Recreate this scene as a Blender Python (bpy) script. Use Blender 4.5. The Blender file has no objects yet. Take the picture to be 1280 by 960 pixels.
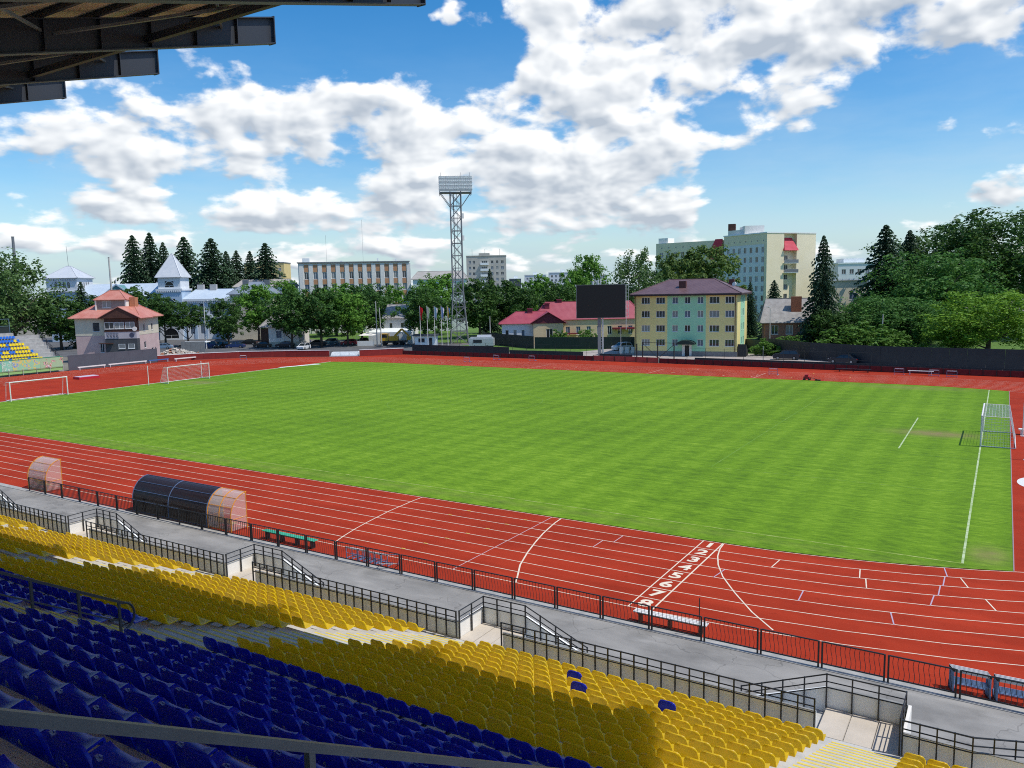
import bpy, math, random
import numpy as np
from mathutils import Vector, Matrix
R = random.Random(7)
PI = math.pi
SC = bpy.context.scene
COL = SC.collection

# ------------------------------------------------------------------ camera
CAM = Vector((11.716, -38.915, 13.188))
YAW, PITCH, ROLL = math.radians(31.96), math.radians(6.876), math.radians(-1.1315)
_f = Vector((-math.sin(YAW)*math.cos(PITCH), math.cos(YAW)*math.cos(PITCH), -math.sin(PITCH)))
_r = Vector((math.cos(YAW), math.sin(YAW), 0)); _u = _r.cross(_f)
_r2 = _r*math.cos(ROLL)+_u*math.sin(ROLL); _u2 = -_r*math.sin(ROLL)+_u*math.cos(ROLL)
cd = bpy.data.cameras.new('camera'); cam = bpy.data.objects.new('camera', cd); COL.objects.link(cam)
mw = Matrix.Identity(4)
for i in range(3):
    mw[i][0] = _r2[i]; mw[i][1] = _u2[i]; mw[i][2] = -_f[i]; mw[i][3] = CAM[i]
cam.matrix_world = mw
cd.sensor_fit = 'HORIZONTAL'; cd.sensor_width = 36; cd.lens = 36*987.2/1280
cd.clip_start = 0.1; cd.clip_end = 6000
SC.camera = cam

# ------------------------------------------------------------------ exposure and light
SC.view_settings.view_transform = 'Standard'; SC.view_settings.look = 'None'
SC.view_settings.exposure = 0.5; SC.view_settings.gamma = 1.0; SC.view_settings.use_curve_mapping = False
SUN_EL, SUN_AZ = math.radians(59), math.radians(80)       # azimuth from +Y towards +X
sv = Vector((math.sin(SUN_AZ)*math.cos(SUN_EL), math.cos(SUN_AZ)*math.cos(SUN_EL), math.sin(SUN_EL)))
sl = bpy.data.lights.new('sun', 'SUN'); sl.energy = 2.75; sl.angle = math.radians(0.53); sl.color = (1, 0.95, 0.87)
so = bpy.data.objects.new('sun', sl); COL.objects.link(so)
so.rotation_euler = sv.to_track_quat('Z', 'Y').to_euler(); so.location = (60, 20, 80)
SKY_STRENGTH = 0.15

def make_world():
    w = bpy.data.worlds.new('World'); SC.world = w; w.use_nodes = True
    nt = w.node_tree; N = nt.nodes; Lk = nt.links; N.clear()
    def val(x, s):
        if isinstance(x, (int, float)): s.default_value = x
        else: Lk.new(x, s)
    def m(op, a, b=None, c=None, clamp=False):
        n = N.new('ShaderNodeMath'); n.operation = op; n.use_clamp = clamp
        val(a, n.inputs[0])
        if b is not None: val(b, n.inputs[1])
        if c is not None: val(c, n.inputs[2])
        return n.outputs[0]
    def comb(x, y, z):
        n = N.new('ShaderNodeCombineXYZ'); val(x, n.inputs[0]); val(y, n.inputs[1]); val(z, n.inputs[2]); return n.outputs[0]
    def noise(v, scale, detail, rough, dist=0.0, lac=2.0):
        n = N.new('ShaderNodeTexNoise'); n.noise_dimensions = '3D'; Lk.new(v, n.inputs['Vector'])
        n.inputs['Scale'].default_value = scale; n.inputs['Detail'].default_value = detail
        n.inputs['Roughness'].default_value = rough; n.inputs['Distortion'].default_value = dist; n.inputs['Lacunarity'].default_value = lac
        return n.outputs[0]
    def sstep(x, a, b):
        n = N.new('ShaderNodeMapRange'); n.interpolation_type = 'SMOOTHSTEP'; Lk.new(x, n.inputs[0])
        n.inputs[1].default_value = a; n.inputs[2].default_value = b; return n.outputs[0]
    def mixc(f, a, b):
        n = N.new('ShaderNodeMix'); n.data_type = 'RGBA'; val(f, n.inputs[0])
        for x, s in ((a, n.inputs[6]), (b, n.inputs[7])):
            if isinstance(x, tuple): s.default_value = (*x, 1)
            else: Lk.new(x, s)
        return n.outputs[2]
    tc = N.new('ShaderNodeTexCoord'); sx = N.new('ShaderNodeSeparateXYZ'); Lk.new(tc.outputs['Generated'], sx.inputs[0])
    X, Y, Z = sx.outputs
    az = m('ARCTAN2', X, Y); el = m('ARCSINE', Z)
    # cloud field: fractal noise over the dome, gathered into the banks seen in the sky
    elc = m('MAXIMUM', el, 0.0)
    elw = m('MULTIPLY', m('POWER', elc, 0.72), 1.45)          # banks flatten towards the horizon
    BL = [(-1.033,.169,.141,.037,1),(-.873,.216,.109,.036,.9),(-.797,.201,.075,.039,.9),(-.753,.236,.026,.033,.8),(-.63,.19,.088,.041,1),
          (-.478,.241,.06,.037,1.2),(-.405,.179,.113,.049,1.1),(-.503,.15,.145,.042,.9),(-.213,.193,.051,.024,.9),(-.206,.295,.27,.052,1.7),
          (-.472,.323,.095,.023,1),(-.995,.1,.058,.017,.9),(-.853,.087,.055,.017,.9),(-.711,.106,.088,.03,.9),(-.455,.095,.107,.027,.9),
          (-.348,.086,.033,.011,.8),(-.019,.092,.036,.014,1),(-.629,.318,.015,.02,.9),(-.733,.051,.148,.015,.6),(-1.049,.062,.097,.012,.5),
          (-.088,.16,.082,.012,.35),(-.877,.147,.045,.018,.7),(-.704,.286,.106,.037,-1.1),(-.202,.113,.12,.044,-1.2),(-.066,.2,.06,.02,-.6),
          (-.569,.274,.029,.026,-.8),(-1.075,.123,.046,.01,-.6),(-.079,.118,.046,.025,-.9)]
    warp = comb(m('MULTIPLY', az, 1.0), elw, 0.0)
    wn = N.new('ShaderNodeTexNoise'); Lk.new(warp, wn.inputs['Vector']); wn.inputs['Scale'].default_value = 14; wn.inputs['Detail'].default_value = 3
    wsx = N.new('ShaderNodeSeparateColor'); Lk.new(wn.outputs[1], wsx.inputs[0])
    azw = m('ADD', az, m('MULTIPLY', m('SUBTRACT', wsx.outputs[0], .5), .09))
    elb = m('ADD', el, m('MULTIPLY', m('SUBTRACT', wsx.outputs[1], .5), .045))
    dens = None; hnum = None; wsum = None
    for a0, e0, wa, we, amp in BL:
        da = m('MULTIPLY', m('SUBTRACT', azw, a0), 1/wa); de = m('MULTIPLY', m('SUBTRACT', elb, e0), 1/we)
        r2 = m('ADD', m('MULTIPLY', da, da), m('MULTIPLY', de, de))
        g = m('EXPONENT', m('MULTIPLY', r2, -0.9)); t = m('MULTIPLY', g, amp)
        dens = t if dens is None else m('ADD', dens, t)
        if amp > 0:
            h = m('MULTIPLY', g, de)
            hnum = h if hnum is None else m('ADD', hnum, h)
            wsum = g if wsum is None else m('ADD', wsum, g)
    hrel = m('DIVIDE', hnum, m('ADD', wsum, 0.15))             # height inside a bank: bottoms grey, tops bright
    infield = m('MINIMUM', m('MAXIMUM', dens, -1.2), 1.15)
    def field(v):
        n1 = noise(v, 12.5, 8, 0.53, 0.15)
        return n1
    P = comb(az, elw, 0.0)
    P2 = comb(m('ADD', az, 0.009), m('ADD', elw, 0.018), 0.0)    # a step towards the sun
    nA = field(P)
    puff = noise(comb(az, m('MULTIPLY', elw, 1.3), 3.0), 26, 5, 0.52, 0.05)
    base = m('ADD', m('MULTIPLY', m('SUBTRACT', nA, .5), 1.45), m('MULTIPLY', m('SUBTRACT', puff, .5), .42))
    den = m('ADD', m('ADD', base, m('MULTIPLY', infield, .36)), m('MULTIPLY_ADD', sstep(el, 0.20, 0.05), 0.10, -0.115))
    cov = sstep(den, 0.0, 0.21)
    thick = sstep(den, 0.1, 0.6)
    lit = m('MULTIPLY', m('SUBTRACT', noise(P, 12.5, 3, .5, .15), noise(P2, 12.5, 3, .5, .15)), 5.0)
    lum = m('ADD', m('ADD', 0.80, m('MULTIPLY', lit, 0.5)), m('MULTIPLY', hrel, 0.34))
    lum = m('ADD', lum, m('MULTIPLY', m('SUBTRACT', puff, .5), 0.2))
    lum = m('SUBTRACT', lum, m('MULTIPLY', thick, 0.15))
    lum = m('MINIMUM', m('MAXIMUM', lum, 0.42), 1.0)
    ccol = mixc(m('MULTIPLY_ADD', lum, 1.72, -0.72, True), (2.35, 2.65, 3.05), (5.2, 5.25, 5.25))
    sky = N.new('ShaderNodeTexSky'); sky.sky_type = 'NISHITA'; sky.sun_disc = False
    sky.sun_elevation = SUN_EL; sky.sun_rotation = SUN_AZ; sky.air_density = 1.0; sky.dust_density = 0.6; sky.ozone_density = 2.2
    hs = N.new('ShaderNodeHueSaturation'); hs.inputs['Saturation'].default_value = 1.45; hs.inputs['Value'].default_value = .72
    Lk.new(sky.outputs[0], hs.inputs['Color'])
    # thin veil between the banks, thicker low down
    veil = m('MULTIPLY', sstep(el, 0.34, 0.02), m('MULTIPLY_ADD', noise(comb(az, m('MULTIPLY', elw, 2.2), 9.0), 6, 7, .58), 2.2, -.78, True))
    sk = mixc(m('MULTIPLY', veil, 0.6), hs.outputs[0], (2.6, 3.4, 4.1))
    sk = mixc(m('MULTIPLY', sstep(el, 0.13, -0.03), 0.75), sk, (2.0, 2.9, 3.7))
    out = mixc(m('MULTIPLY', cov, 0.97), sk, ccol)
    bg = N.new('ShaderNodeBackground'); bg.inputs['Strength'].default_value = SKY_STRENGTH; Lk.new(out, bg.inputs['Color'])
    wo = N.new('ShaderNodeOutputWorld'); Lk.new(bg.outputs[0], wo.inputs[0])
    w.cycles.sampling_method = 'MANUAL'; w.cycles.sample_map_resolution = 512
make_world()
SC.cycles.use_denoising = False; SC.cycles.pixel_filter_type = 'BLACKMAN_HARRIS'; SC.cycles.filter_width = 1.05
SC.cycles.max_bounces = 8; SC.cycles.diffuse_bounces = 5; SC.cycles.glossy_bounces = 3; SC.cycles.transmission_bounces = 4; SC.cycles.transparent_max_bounces = 12

# ------------------------------------------------------------------ materials
def lin(r, g, b):
    return tuple(((c/255)/12.92 if c/255 <= .04045 else ((c/255+.055)/1.055)**2.4) for c in (r, g, b))
MATS = {}
def mat(name, c, rough=.7, c2=None, scale=2.0, detail=5, spec=.3, bump=0.0, bscale=None, metal=0.0, stretch=None, contrast=(.35,.65), coords='Object', extra=None):
    if name in MATS: return MATS[name]
    mt = bpy.data.materials.new(name); mt.use_nodes = True; MATS[name] = mt
    nt = mt.node_tree; N = nt.nodes; L = nt.links; b = N['Principled BSDF']
    b.inputs['Roughness'].default_value = rough; b.inputs['Specular IOR Level'].default_value = spec; b.inputs['Metallic'].default_value = metal
    b.inputs['Base Color'].default_value = (*c, 1)
    if c2 is not None or bump:
        tc = N.new('ShaderNodeTexCoord'); mp = N.new('ShaderNodeMapping'); L.new(tc.outputs[coords], mp.inputs[0])
        if stretch: mp.inputs['Scale'].default_value = stretch
        nz = N.new('ShaderNodeTexNoise'); L.new(mp.outputs[0], nz.inputs['Vector']); nz.inputs['Scale'].default_value = scale; nz.inputs['Detail'].default_value = detail; nz.inputs['Roughness'].default_value = .6
        if c2 is not None:
            r = N.new('ShaderNodeValToRGB'); L.new(nz.outputs[0], r.inputs[0])
            r.color_ramp.elements[0].position = contrast[0]; r.color_ramp.elements[1].position = contrast[1]
            r.color_ramp.elements[0].color = (*c, 1); r.color_ramp.elements[1].color = (*c2, 1); L.new(r.outputs[0], b.inputs['Base Color'])
        if bump:
            n2 = nz
            if bscale:
                n2 = N.new('ShaderNodeTexNoise'); L.new(mp.outputs[0], n2.inputs['Vector']); n2.inputs['Scale'].default_value = bscale; n2.inputs['Detail'].default_value = 4
            bp = N.new('ShaderNodeBump'); bp.inputs['Strength'].default_value = bump; bp.inputs['Distance'].default_value = .02; L.new(n2.outputs[0], bp.inputs['Height']); L.new(bp.outputs[0], b.inputs['Normal'])
    if extra: extra(nt, b)
    return mt
def ribs(axis, freq, strength=.5):
    """corrugation of sheet metal as fine relief along an object axis"""
    def f(nt, b):
        N = nt.nodes; L = nt.links; tc = N.new('ShaderNodeTexCoord'); w = N.new('ShaderNodeTexWave'); w.wave_type = 'BANDS'; w.bands_direction = axis
        w.inputs['Scale'].default_value = freq; L.new(tc.outputs['Object'], w.inputs['Vector'])
        bp = N.new('ShaderNodeBump'); bp.inputs['Strength'].default_value = strength; bp.inputs['Distance'].default_value = .03
        L.new(w.outputs[0], bp.inputs['Height']); L.new(bp.outputs[0], b.inputs['Normal'])
    return f
def glassmat(name, c, rough=.06):
    return mat(name, c, rough, spec=.8)
def clearmat(name, col, alpha):
    if name in MATS: return MATS[name]
    mt = bpy.data.materials.new(name); mt.use_nodes = True; MATS[name] = mt
    nt = mt.node_tree; N = nt.nodes; L = nt.links; b = N['Principled BSDF']
    b.inputs['Base Color'].default_value = (*col, 1); b.inputs['Roughness'].default_value = .28; b.inputs['Specular IOR Level'].default_value = .4
    tr = N.new('ShaderNodeBsdfTransparent'); tr.inputs[0].default_value = (*[min(1, c*1.3+.35) for c in col], 1); mx = N.new('ShaderNodeMixShader'); mx.inputs[0].default_value = alpha
    L.new(tr.outputs[0], mx.inputs[1]); L.new(b.outputs[0], mx.inputs[2]); L.new(mx.outputs[0], N['Material Output'].inputs[0])
    return mt
def foliage(name, dark, light, trans=.33):
    if name in MATS: return MATS[name]
    mt = bpy.data.materials.new(name); mt.use_nodes = True; MATS[name] = mt
    nt = mt.node_tree; N = nt.nodes; L = nt.links; b = N['Principled BSDF']; b.inputs['Roughness'].default_value = .6; b.inputs['Specular IOR Level'].default_value = .25
    g = N.new('ShaderNodeNewGeometry'); tc = N.new('ShaderNodeTexCoord'); nz = N.new('ShaderNodeTexNoise'); L.new(tc.outputs['Object'], nz.inputs['Vector']); nz.inputs['Scale'].default_value = 3.2; nz.inputs['Detail'].default_value = 3
    oi = N.new('ShaderNodeObjectInfo')
    a = N.new('ShaderNodeMath'); a.operation = 'MULTIPLY_ADD'; L.new(g.outputs['Random Per Island'], a.inputs[0]); a.inputs[1].default_value = .55; 
    s = N.new('ShaderNodeMath'); s.operation = 'MULTIPLY_ADD'; L.new(nz.outputs[0], s.inputs[0]); s.inputs[1].default_value = 1.1; s.inputs[2].default_value = -.32
    L.new(s.outputs[0], a.inputs[2])
    r = N.new('ShaderNodeValToRGB'); L.new(a.outputs[0], r.inputs[0]); r.color_ramp.elements[0].color = (*dark, 1); r.color_ramp.elements[1].color = (*light, 1)
    L.new(r.outputs[0], b.inputs['Base Color'])
    t = N.new('ShaderNodeBsdfTranslucent'); L.new(r.outputs[0], t.inputs[0]); mx = N.new('ShaderNodeMixShader'); mx.inputs[0].default_value = trans
    L.new(b.outputs[0], mx.inputs[1]); L.new(t.outputs[0], mx.inputs[2]); L.new(mx.outputs[0], N['Material Output'].inputs[0])
    return mt

concrete = mat('concrete', (.30,.30,.29), .85, (.42,.41,.39), 1.6, 8, bump=.25, bscale=18)
def walk_extra(nt, b):
    N = nt.nodes; L = nt.links; tc = N.new('ShaderNodeTexCoord'); src = b.inputs['Base Color'].links[0].from_socket
    def chain(col, fac, a, bb, lo, hi):
        r_ = N.new('ShaderNodeMapRange'); L.new(fac, r_.inputs[0]); r_.inputs[1].default_value = a; r_.inputs[2].default_value = bb; r_.inputs[3].default_value = lo; r_.inputs[4].default_value = hi
        v = N.new('ShaderNodeVectorMath'); v.operation = 'SCALE'; L.new(col, v.inputs[0]); L.new(r_.outputs[0], v.inputs['Scale']); return v.outputs[0]
    def nz(scale, detail, st=(1,1,1)):
        mp = N.new('ShaderNodeMapping'); L.new(tc.outputs['Object'], mp.inputs[0]); mp.inputs['Scale'].default_value = st
        n = N.new('ShaderNodeTexNoise'); L.new(mp.outputs[0], n.inputs['Vector']); n.inputs['Scale'].default_value = scale; n.inputs['Detail'].default_value = detail; return n.outputs[0]
    c = chain(src, nz(1.3,6,(.35,1.2,1)), .55, .75, 1.0, 1.28)
    c = chain(c, nz(.5,5), .34, .5, .78, 1.0)
    vo = N.new('ShaderNodeTexVoronoi'); vo.feature = 'DISTANCE_TO_EDGE'; vo.inputs['Scale'].default_value = .22
    wv = N.new('ShaderNodeVectorMath'); wv.operation = 'ADD'; L.new(tc.outputs['Object'], wv.inputs[0]); nn = N.new('ShaderNodeTexNoise'); nn.inputs['Scale'].default_value = 1.5; L.new(tc.outputs['Object'], nn.inputs['Vector']); L.new(nn.outputs[1], wv.inputs[1]); L.new(wv.outputs[0], vo.inputs['Vector'])
    c = chain(c, vo.outputs['Distance'], .0015, .006, .72, 1.0)
    L.new(c, b.inputs['Base Color'])
asphalt_walk = mat('walkway_asphalt', (.205,.20,.19), .9, (.345,.335,.315), .5, 10, bump=.3, bscale=30, stretch=(.5,1.4,1), contrast=(.3,.72), extra=walk_extra)
asphalt = mat('asphalt', (.085,.085,.09), .9, (.14,.14,.14), .3, 8, bump=.2, bscale=20)
paving = mat('paving', (.33,.28,.25), .9, (.42,.38,.34), .6, 6)
dirt = mat('dirt_ground', (.16,.15,.12), .95, (.24,.22,.17), .15, 6)
lawn = mat('lawn', (.06,.13,.018), .95, (.12,.21,.035), 1.2, 6, bump=.3, bscale=8)
whitepaint = mat('white_paint', (.78,.77,.74), .6, (.66,.65,.62), 6, 4)
line_white = mat('track_line_paint', (.80,.71,.56), .75, (.62,.48,.36), 3, 6, contrast=(.4,.8))
line_pink = mat('track_line_faded', (.52,.36,.38), .8, (.6,.42,.42), 3)
line_blue = mat('track_line_blue', (.42,.36,.50), .8, (.5,.36,.42), 3)
pitch_line = mat('pitch_line_paint', (.122,.252,.014), .9, (.27,.36,.09), 1.6, 6, contrast=(.5,.85))
pitch_line_fresh = mat('pitch_line_fresh', (.50,.58,.36), .9, (.20,.33,.07), 2.5, 6, contrast=(.38,.72))
plaster_grey = mat('grey_plaster', (.74,.77,.76), .85, (.82,.85,.84), .9, 7, bump=.1)
plaster_white = mat('white_plaster', (.82,.79,.73), .8, (.74,.71,.65), 1.2)
parapet_mat = mat('parapet_render', (.90,.93,.93), .85, (.78,.83,.82), 1.4, 9, contrast=(.4,.85))
dulled_cap_mat = mat('wall_cap', (.20,.205,.20), .85, (.28,.28,.27), 2)  # dark grey cap, added so sunlit parapet tops do not show white
black_steel = mat('black_steel', (.018,.02,.022), .45, spec=.5)
grey_steel = mat('grey_steel', (.16,.17,.18), .45, (.22,.23,.24), 3, metal=.3)
galv_dark = mat('weathered_steel', (.20,.205,.21), .55, (.30,.30,.30), 3, metal=.2)
galv = mat('galvanised_steel', (.5,.52,.53), .45, (.62,.63,.63), 4, metal=.5)
dark_beam = mat('dark_grey_beam', (.035,.04,.05), .5, spec=.4)
deckmat = mat('roof_deck', (.66,.50,.33), .6, (.72,.56,.39), 1.0, extra=ribs('Y', 2.2, .9))
number_ink = mat('number_ink', (.45,.48,.60), .6)
def fade(amount, pale, trans=.3):
    def f(nt, b):
        N = nt.nodes; L = nt.links; src = b.inputs['Base Color'].links[0].from_socket; oi = N.new('ShaderNodeObjectInfo'); g = N.new('ShaderNodeNewGeometry')
        a = N.new('ShaderNodeMath'); a.operation = 'ADD'; L.new(oi.outputs['Random'], a.inputs[0]); L.new(g.outputs['Random Per Island'], a.inputs[1]); fr_ = N.new('ShaderNodeMath'); fr_.operation = 'FRACT'; L.new(a.outputs[0], fr_.inputs[0])
        pw = N.new('ShaderNodeMath'); pw.operation = 'POWER'; L.new(fr_.outputs[0], pw.inputs[0]); pw.inputs[1].default_value = 2.5
        tc = N.new('ShaderNodeTexCoord'); nz = N.new('ShaderNodeTexNoise'); nz.inputs['Scale'].default_value = 9; nz.inputs['Detail'].default_value = 6; L.new(tc.outputs['Object'], nz.inputs['Vector'])
        mm = N.new('ShaderNodeMath'); mm.operation = 'MULTIPLY'; L.new(pw.outputs[0], mm.inputs[0]); mm.inputs[1].default_value = amount
        rr_ = N.new('ShaderNodeMapRange'); L.new(nz.outputs[0], rr_.inputs[0]); rr_.inputs[1].default_value = .55; rr_.inputs[2].default_value = .8; rr_.inputs[3].default_value = 0; rr_.inputs[4].default_value = .22
        ad = N.new('ShaderNodeMath'); ad.operation = 'ADD'; ad.use_clamp = True; L.new(mm.outputs[0], ad.inputs[0]); L.new(rr_.outputs[0], ad.inputs[1])
        mx = N.new('ShaderNodeMix'); mx.data_type = 'RGBA'; L.new(ad.outputs[0], mx.inputs[0]); L.new(src, mx.inputs[6]); mx.inputs[7].default_value = (*pale,1); L.new(mx.outputs[2], b.inputs['Base Color'])
        tl = N.new('ShaderNodeBsdfTranslucent'); L.new(mx.outputs[2], tl.inputs[0]); ms = N.new('ShaderNodeMixShader'); ms.inputs[0].default_value = trans; L.new(b.outputs[0], ms.inputs[1]); L.new(tl.outputs[0], ms.inputs[2]); L.new(ms.outputs[0], N['Material Output'].inputs[0])
    return f
step_yellow = mat('step_edge_paint', (.72,.56,.08), .8, (.50,.44,.22), 3, contrast=(.4,.8))
yellow_pl = mat('yellow_plastic', (.92,.71,.012), .38, (.89,.66,.012), 2.5, spec=.45, coords='Generated', extra=fade(.35, (.80,.66,.12), .5))
blue_pl = mat('blue_plastic', (.010,.034,.62), .32, (.009,.028,.52), 2.5, spec=.5, coords='Generated', extra=fade(.25, (.04,.08,.5), .42))

# ------------------------------------------------------------------ mesh helpers
class MB:
    def __init__(s): s.v = []; s.f = []; s.m = []
    def quad(s, a, b, c, d, m=0):
        n = len(s.v); s.v += [tuple(a), tuple(b), tuple(c), tuple(d)]; s.f.append((n, n+1, n+2, n+3)); s.m.append(m); return s
    def poly(s, pts, m=0):
        n = len(s.v); s.v += [tuple(p) for p in pts]; s.f.append(tuple(range(n, n+len(pts)))); s.m.append(m); return s
    def box(s, x0, x1, y0, y1, z0, z1, m=0, M=None):
        n = len(s.v); P = [(x0,y0,z0),(x1,y0,z0),(x1,y1,z0),(x0,y1,z0),(x0,y0,z1),(x1,y0,z1),(x1,y1,z1),(x0,y1,z1)]
        if M is not None: P = [tuple(M @ Vector(p)) for p in P]
        s.v += P
        for f in ((0,3,2,1),(4,5,6,7),(0,1,5,4),(1,2,6,5),(2,3,7,6),(3,0,4,7)): s.f.append(tuple(n+i for i in f)); s.m.append(m)
        return s
    def bar(s, a, b, w, h=None, m=0, up=Vector((0,0,1))):
        """rectangular bar from a to b, w wide, h high"""
        a = Vector(a); b = Vector(b); h = h or w; d = (b-a)
        if d.length < 1e-6: return s
        d.normalize(); x = d.cross(up)
        if x.length < 1e-3: x = d.cross(Vector((1,0,0)))
        x.normalize(); y = x.cross(d)
        n = len(s.v)
        for p in (a, b):
            for i, j in ((-1,-1),(1,-1),(1,1),(-1,1)): s.v.append(tuple(p+x*(i*w/2)+y*(j*h/2)))
        for f in ((0,1,2,3),(7,6,5,4),(0,4,5,1),(1,5,6,2),(2,6,7,3),(3,7,4,0)): s.f.append(tuple(n+i for i in f)); s.m.append(m)
        return s
    def tube(s, pts, r, k=6, m=0, r2=None, cap=True):
        pts = [Vector(p) for p in pts]; n0 = len(s.v); T = len(pts); prev = None
        for i, p in enumerate(pts):
            d = (pts[min(i+1,T-1)]-pts[max(i-1,0)]).normalized()
            x = d.cross(Vector((0,0,1))) if prev is None else prev - d*prev.dot(d)
            if x.length < 1e-3: x = d.cross(Vector((0,1,0)))
            x.normalize(); prev = x; y = d.cross(x)
            rr = r if r2 is None else r+(r2-r)*i/(T-1)
            for j in range(k):
                t = 2*PI*j/k; s.v.append(tuple(p+x*(rr*math.cos(t))+y*(rr*math.sin(t))))
        for i in range(T-1):
            for j in range(k):
                a = n0+i*k+j; b = n0+i*k+(j+1)%k; s.f.append((a, b, b+k, a+k)); s.m.append(m)
        if cap:
            s.f.append(tuple(n0+j for j in range(k))[::-1]); s.m.append(m)
            s.f.append(tuple(n0+(T-1)*k+j for j in range(k))); s.m.append(m)
        return s
    def prism(s, pts, z0, z1, m=0):
        """vertical prism over a CCW footprint"""
        n = len(s.v); k = len(pts)
        s.v += [(p[0],p[1],z0) for p in pts]+[(p[0],p[1],z1) for p in pts]
        s.f.append(tuple(n+i for i in range(k))[::-1]); s.m.append(m); s.f.append(tuple(n+k+i for i in range(k))); s.m.append(m)
        for i in range(k):
            j = (i+1)%k; s.f.append((n+i, n+j, n+k+j, n+k+i)); s.m.append(m)
        return s
    def extrude(s, prof, axis_a, axis_b, m=0):
        """profile points extruded between two offset vectors"""
        n = len(s.v); k = len(prof)
        s.v += [tuple(Vector(p)+Vector(axis_a)) for p in prof]+[tuple(Vector(p)+Vector(axis_b)) for p in prof]
        s.f.append(tuple(n+i for i in range(k))); s.m.append(m); s.f.append(tuple(n+k+i for i in range(k))[::-1]); s.m.append(m)
        for i in range(k):
            j = (i+1)%k; s.f.append((n+j, n+i, n+k+i, n+k+j)); s.m.append(m)
        return s
    def mesh(s, name, mats, smooth=False):
        me = bpy.data.meshes.new(name); me.from_pydata(s.v, [], s.f)
        if not isinstance(mats, (list, tuple)): mats = [mats]
        for q in mats: me.materials.append(q)
        if len(mats) > 1: me.polygons.foreach_set('material_index', s.m)
        if smooth: me.polygons.foreach_set('use_smooth', [True]*len(s.f))
        me.update(); return me
    def build(s, name, mats, parent=None, smooth=False):
        return link(name, s.mesh(name, mats, smooth), parent)
def link(name, me, parent=None, loc=None, rot=None, scale=None):
    o = bpy.data.objects.new(name, me); COL.objects.link(o)
    if parent is not None: o.parent = parent
    if loc is not None: o.location = loc
    if rot is not None: o.rotation_euler = rot
    if scale is not None: o.scale = scale
    return o
def tag(o, label, cat, group=None):
    o['label'] = label; o['category'] = cat
    if group: o['group'] = group
    return o
def thing(name, label, cat, loc=(0,0,0), rz=0.0, group=None):
    o = bpy.data.objects.new(name, None); COL.objects.link(o); o.empty_display_size = .3
    o.location = loc; o.rotation_euler = (0,0,rz); return tag(o, label, cat, group)
def struct(o): o['kind'] = 'structure'; return o
def text_mesh(body, size, name='text', extr=0.0, font_align='CENTER'):
    cu = bpy.data.curves.new(name, 'FONT'); cu.body = body; cu.size = size; cu.align_x = font_align; cu.align_y = 'CENTER'; cu.extrude = extr; cu.offset = size*.03
    o = bpy.data.objects.new(name, cu); COL.objects.link(o)
    dg = bpy.context.evaluated_depsgraph_get(); me = bpy.data.meshes.new_from_object(o.evaluated_get(dg)); bpy.data.objects.remove(o); bpy.data.curves.remove(cu)
    me.name = name; return me
def ordn(n): return '%d%s' % (n, 'th' if 10 <= n % 100 <= 20 else {1:'st',2:'nd',3:'rd'}.get(n % 10, 'th'))

# ================================================================== THE SETTING
RI = 36.4; CY = 36.4; XL = -84.39                       # inner kerb radius, track axis, left bend centre
g = struct(MB().poly([(-4000,-3000,-.03),(3500,-3000,-.03),(3500,5000,-.03),(-4000,5000,-.03)]).build('ground', dirt))

def stadium(off, x0=None, n=40):
    """closed loop of the track line at `off` metres outside the kerb"""
    r = RI+off; P = []
    for i in range(n+1):
        a = -PI/2+PI*i/n; P.append((r*math.cos(a), CY+r*math.sin(a)))
    for i in range(n+1):
        a = PI/2+PI*i/n; P.append((XL+r*math.cos(a), CY+r*math.sin(a)))
    return P
def track_extra(nt, b):
    N = nt.nodes; L = nt.links; tc = N.new('ShaderNodeTexCoord')
    def nz(scale, detail, st=(1,1,1), rough=.6):
        mp = N.new('ShaderNodeMapping'); L.new(tc.outputs['Object'], mp.inputs[0]); mp.inputs['Scale'].default_value = st
        n = N.new('ShaderNodeTexNoise'); L.new(mp.outputs[0], n.inputs['Vector']); n.inputs['Scale'].default_value = scale; n.inputs['Detail'].default_value = detail; n.inputs['Roughness'].default_value = rough; return n.outputs[0]
    def mul(col, fac, dark):
        r_ = N.new('ShaderNodeMapRange'); L.new(fac, r_.inputs[0]); r_.inputs[1].default_value = dark[0]; r_.inputs[2].default_value = dark[1]; r_.inputs[3].default_value = dark[2]; r_.inputs[4].default_value = dark[3]
        v = N.new('ShaderNodeVectorMath'); v.operation = 'SCALE'; L.new(col, v.inputs[0]); L.new(r_.outputs[0], v.inputs['Scale']); return v.outputs[0]
    src = b.inputs['Base Color'].links[0].from_socket
    c = mul(src, nz(.9,6,(.06,1,1)), (.3,.7,.86,1.12))       # wear along the running direction
    c = mul(c, nz(.12,5), (.35,.65,.88,1.08))                # faded areas
    c = mul(c, nz(2.2,3), (.62,.74,1.0,.80))                 # stains and damp spots
    mx = N.new('ShaderNodeMix'); mx.data_type = 'RGBA'; L.new(c, mx.inputs[6]); mx.inputs[7].default_value = (.42,.16,.11,1)
    k = N.new('ShaderNodeMapRange'); L.new(nz(14,2), k.inputs[0]); k.inputs[1].default_value = .60; k.inputs[2].default_value = .78; k.inputs[3].default_value = 0; k.inputs[4].default_value = .22; L.new(k.outputs[0], mx.inputs[0])
    L.new(mx.outputs[2], b.inputs['Base Color'])
trackmat = mat('red_track_rubber', (.32,.028,.010), .9, (.39,.040,.015), .35, 9, spec=.1, bump=.35, bscale=60, contrast=(.3,.7), extra=track_extra)
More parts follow.
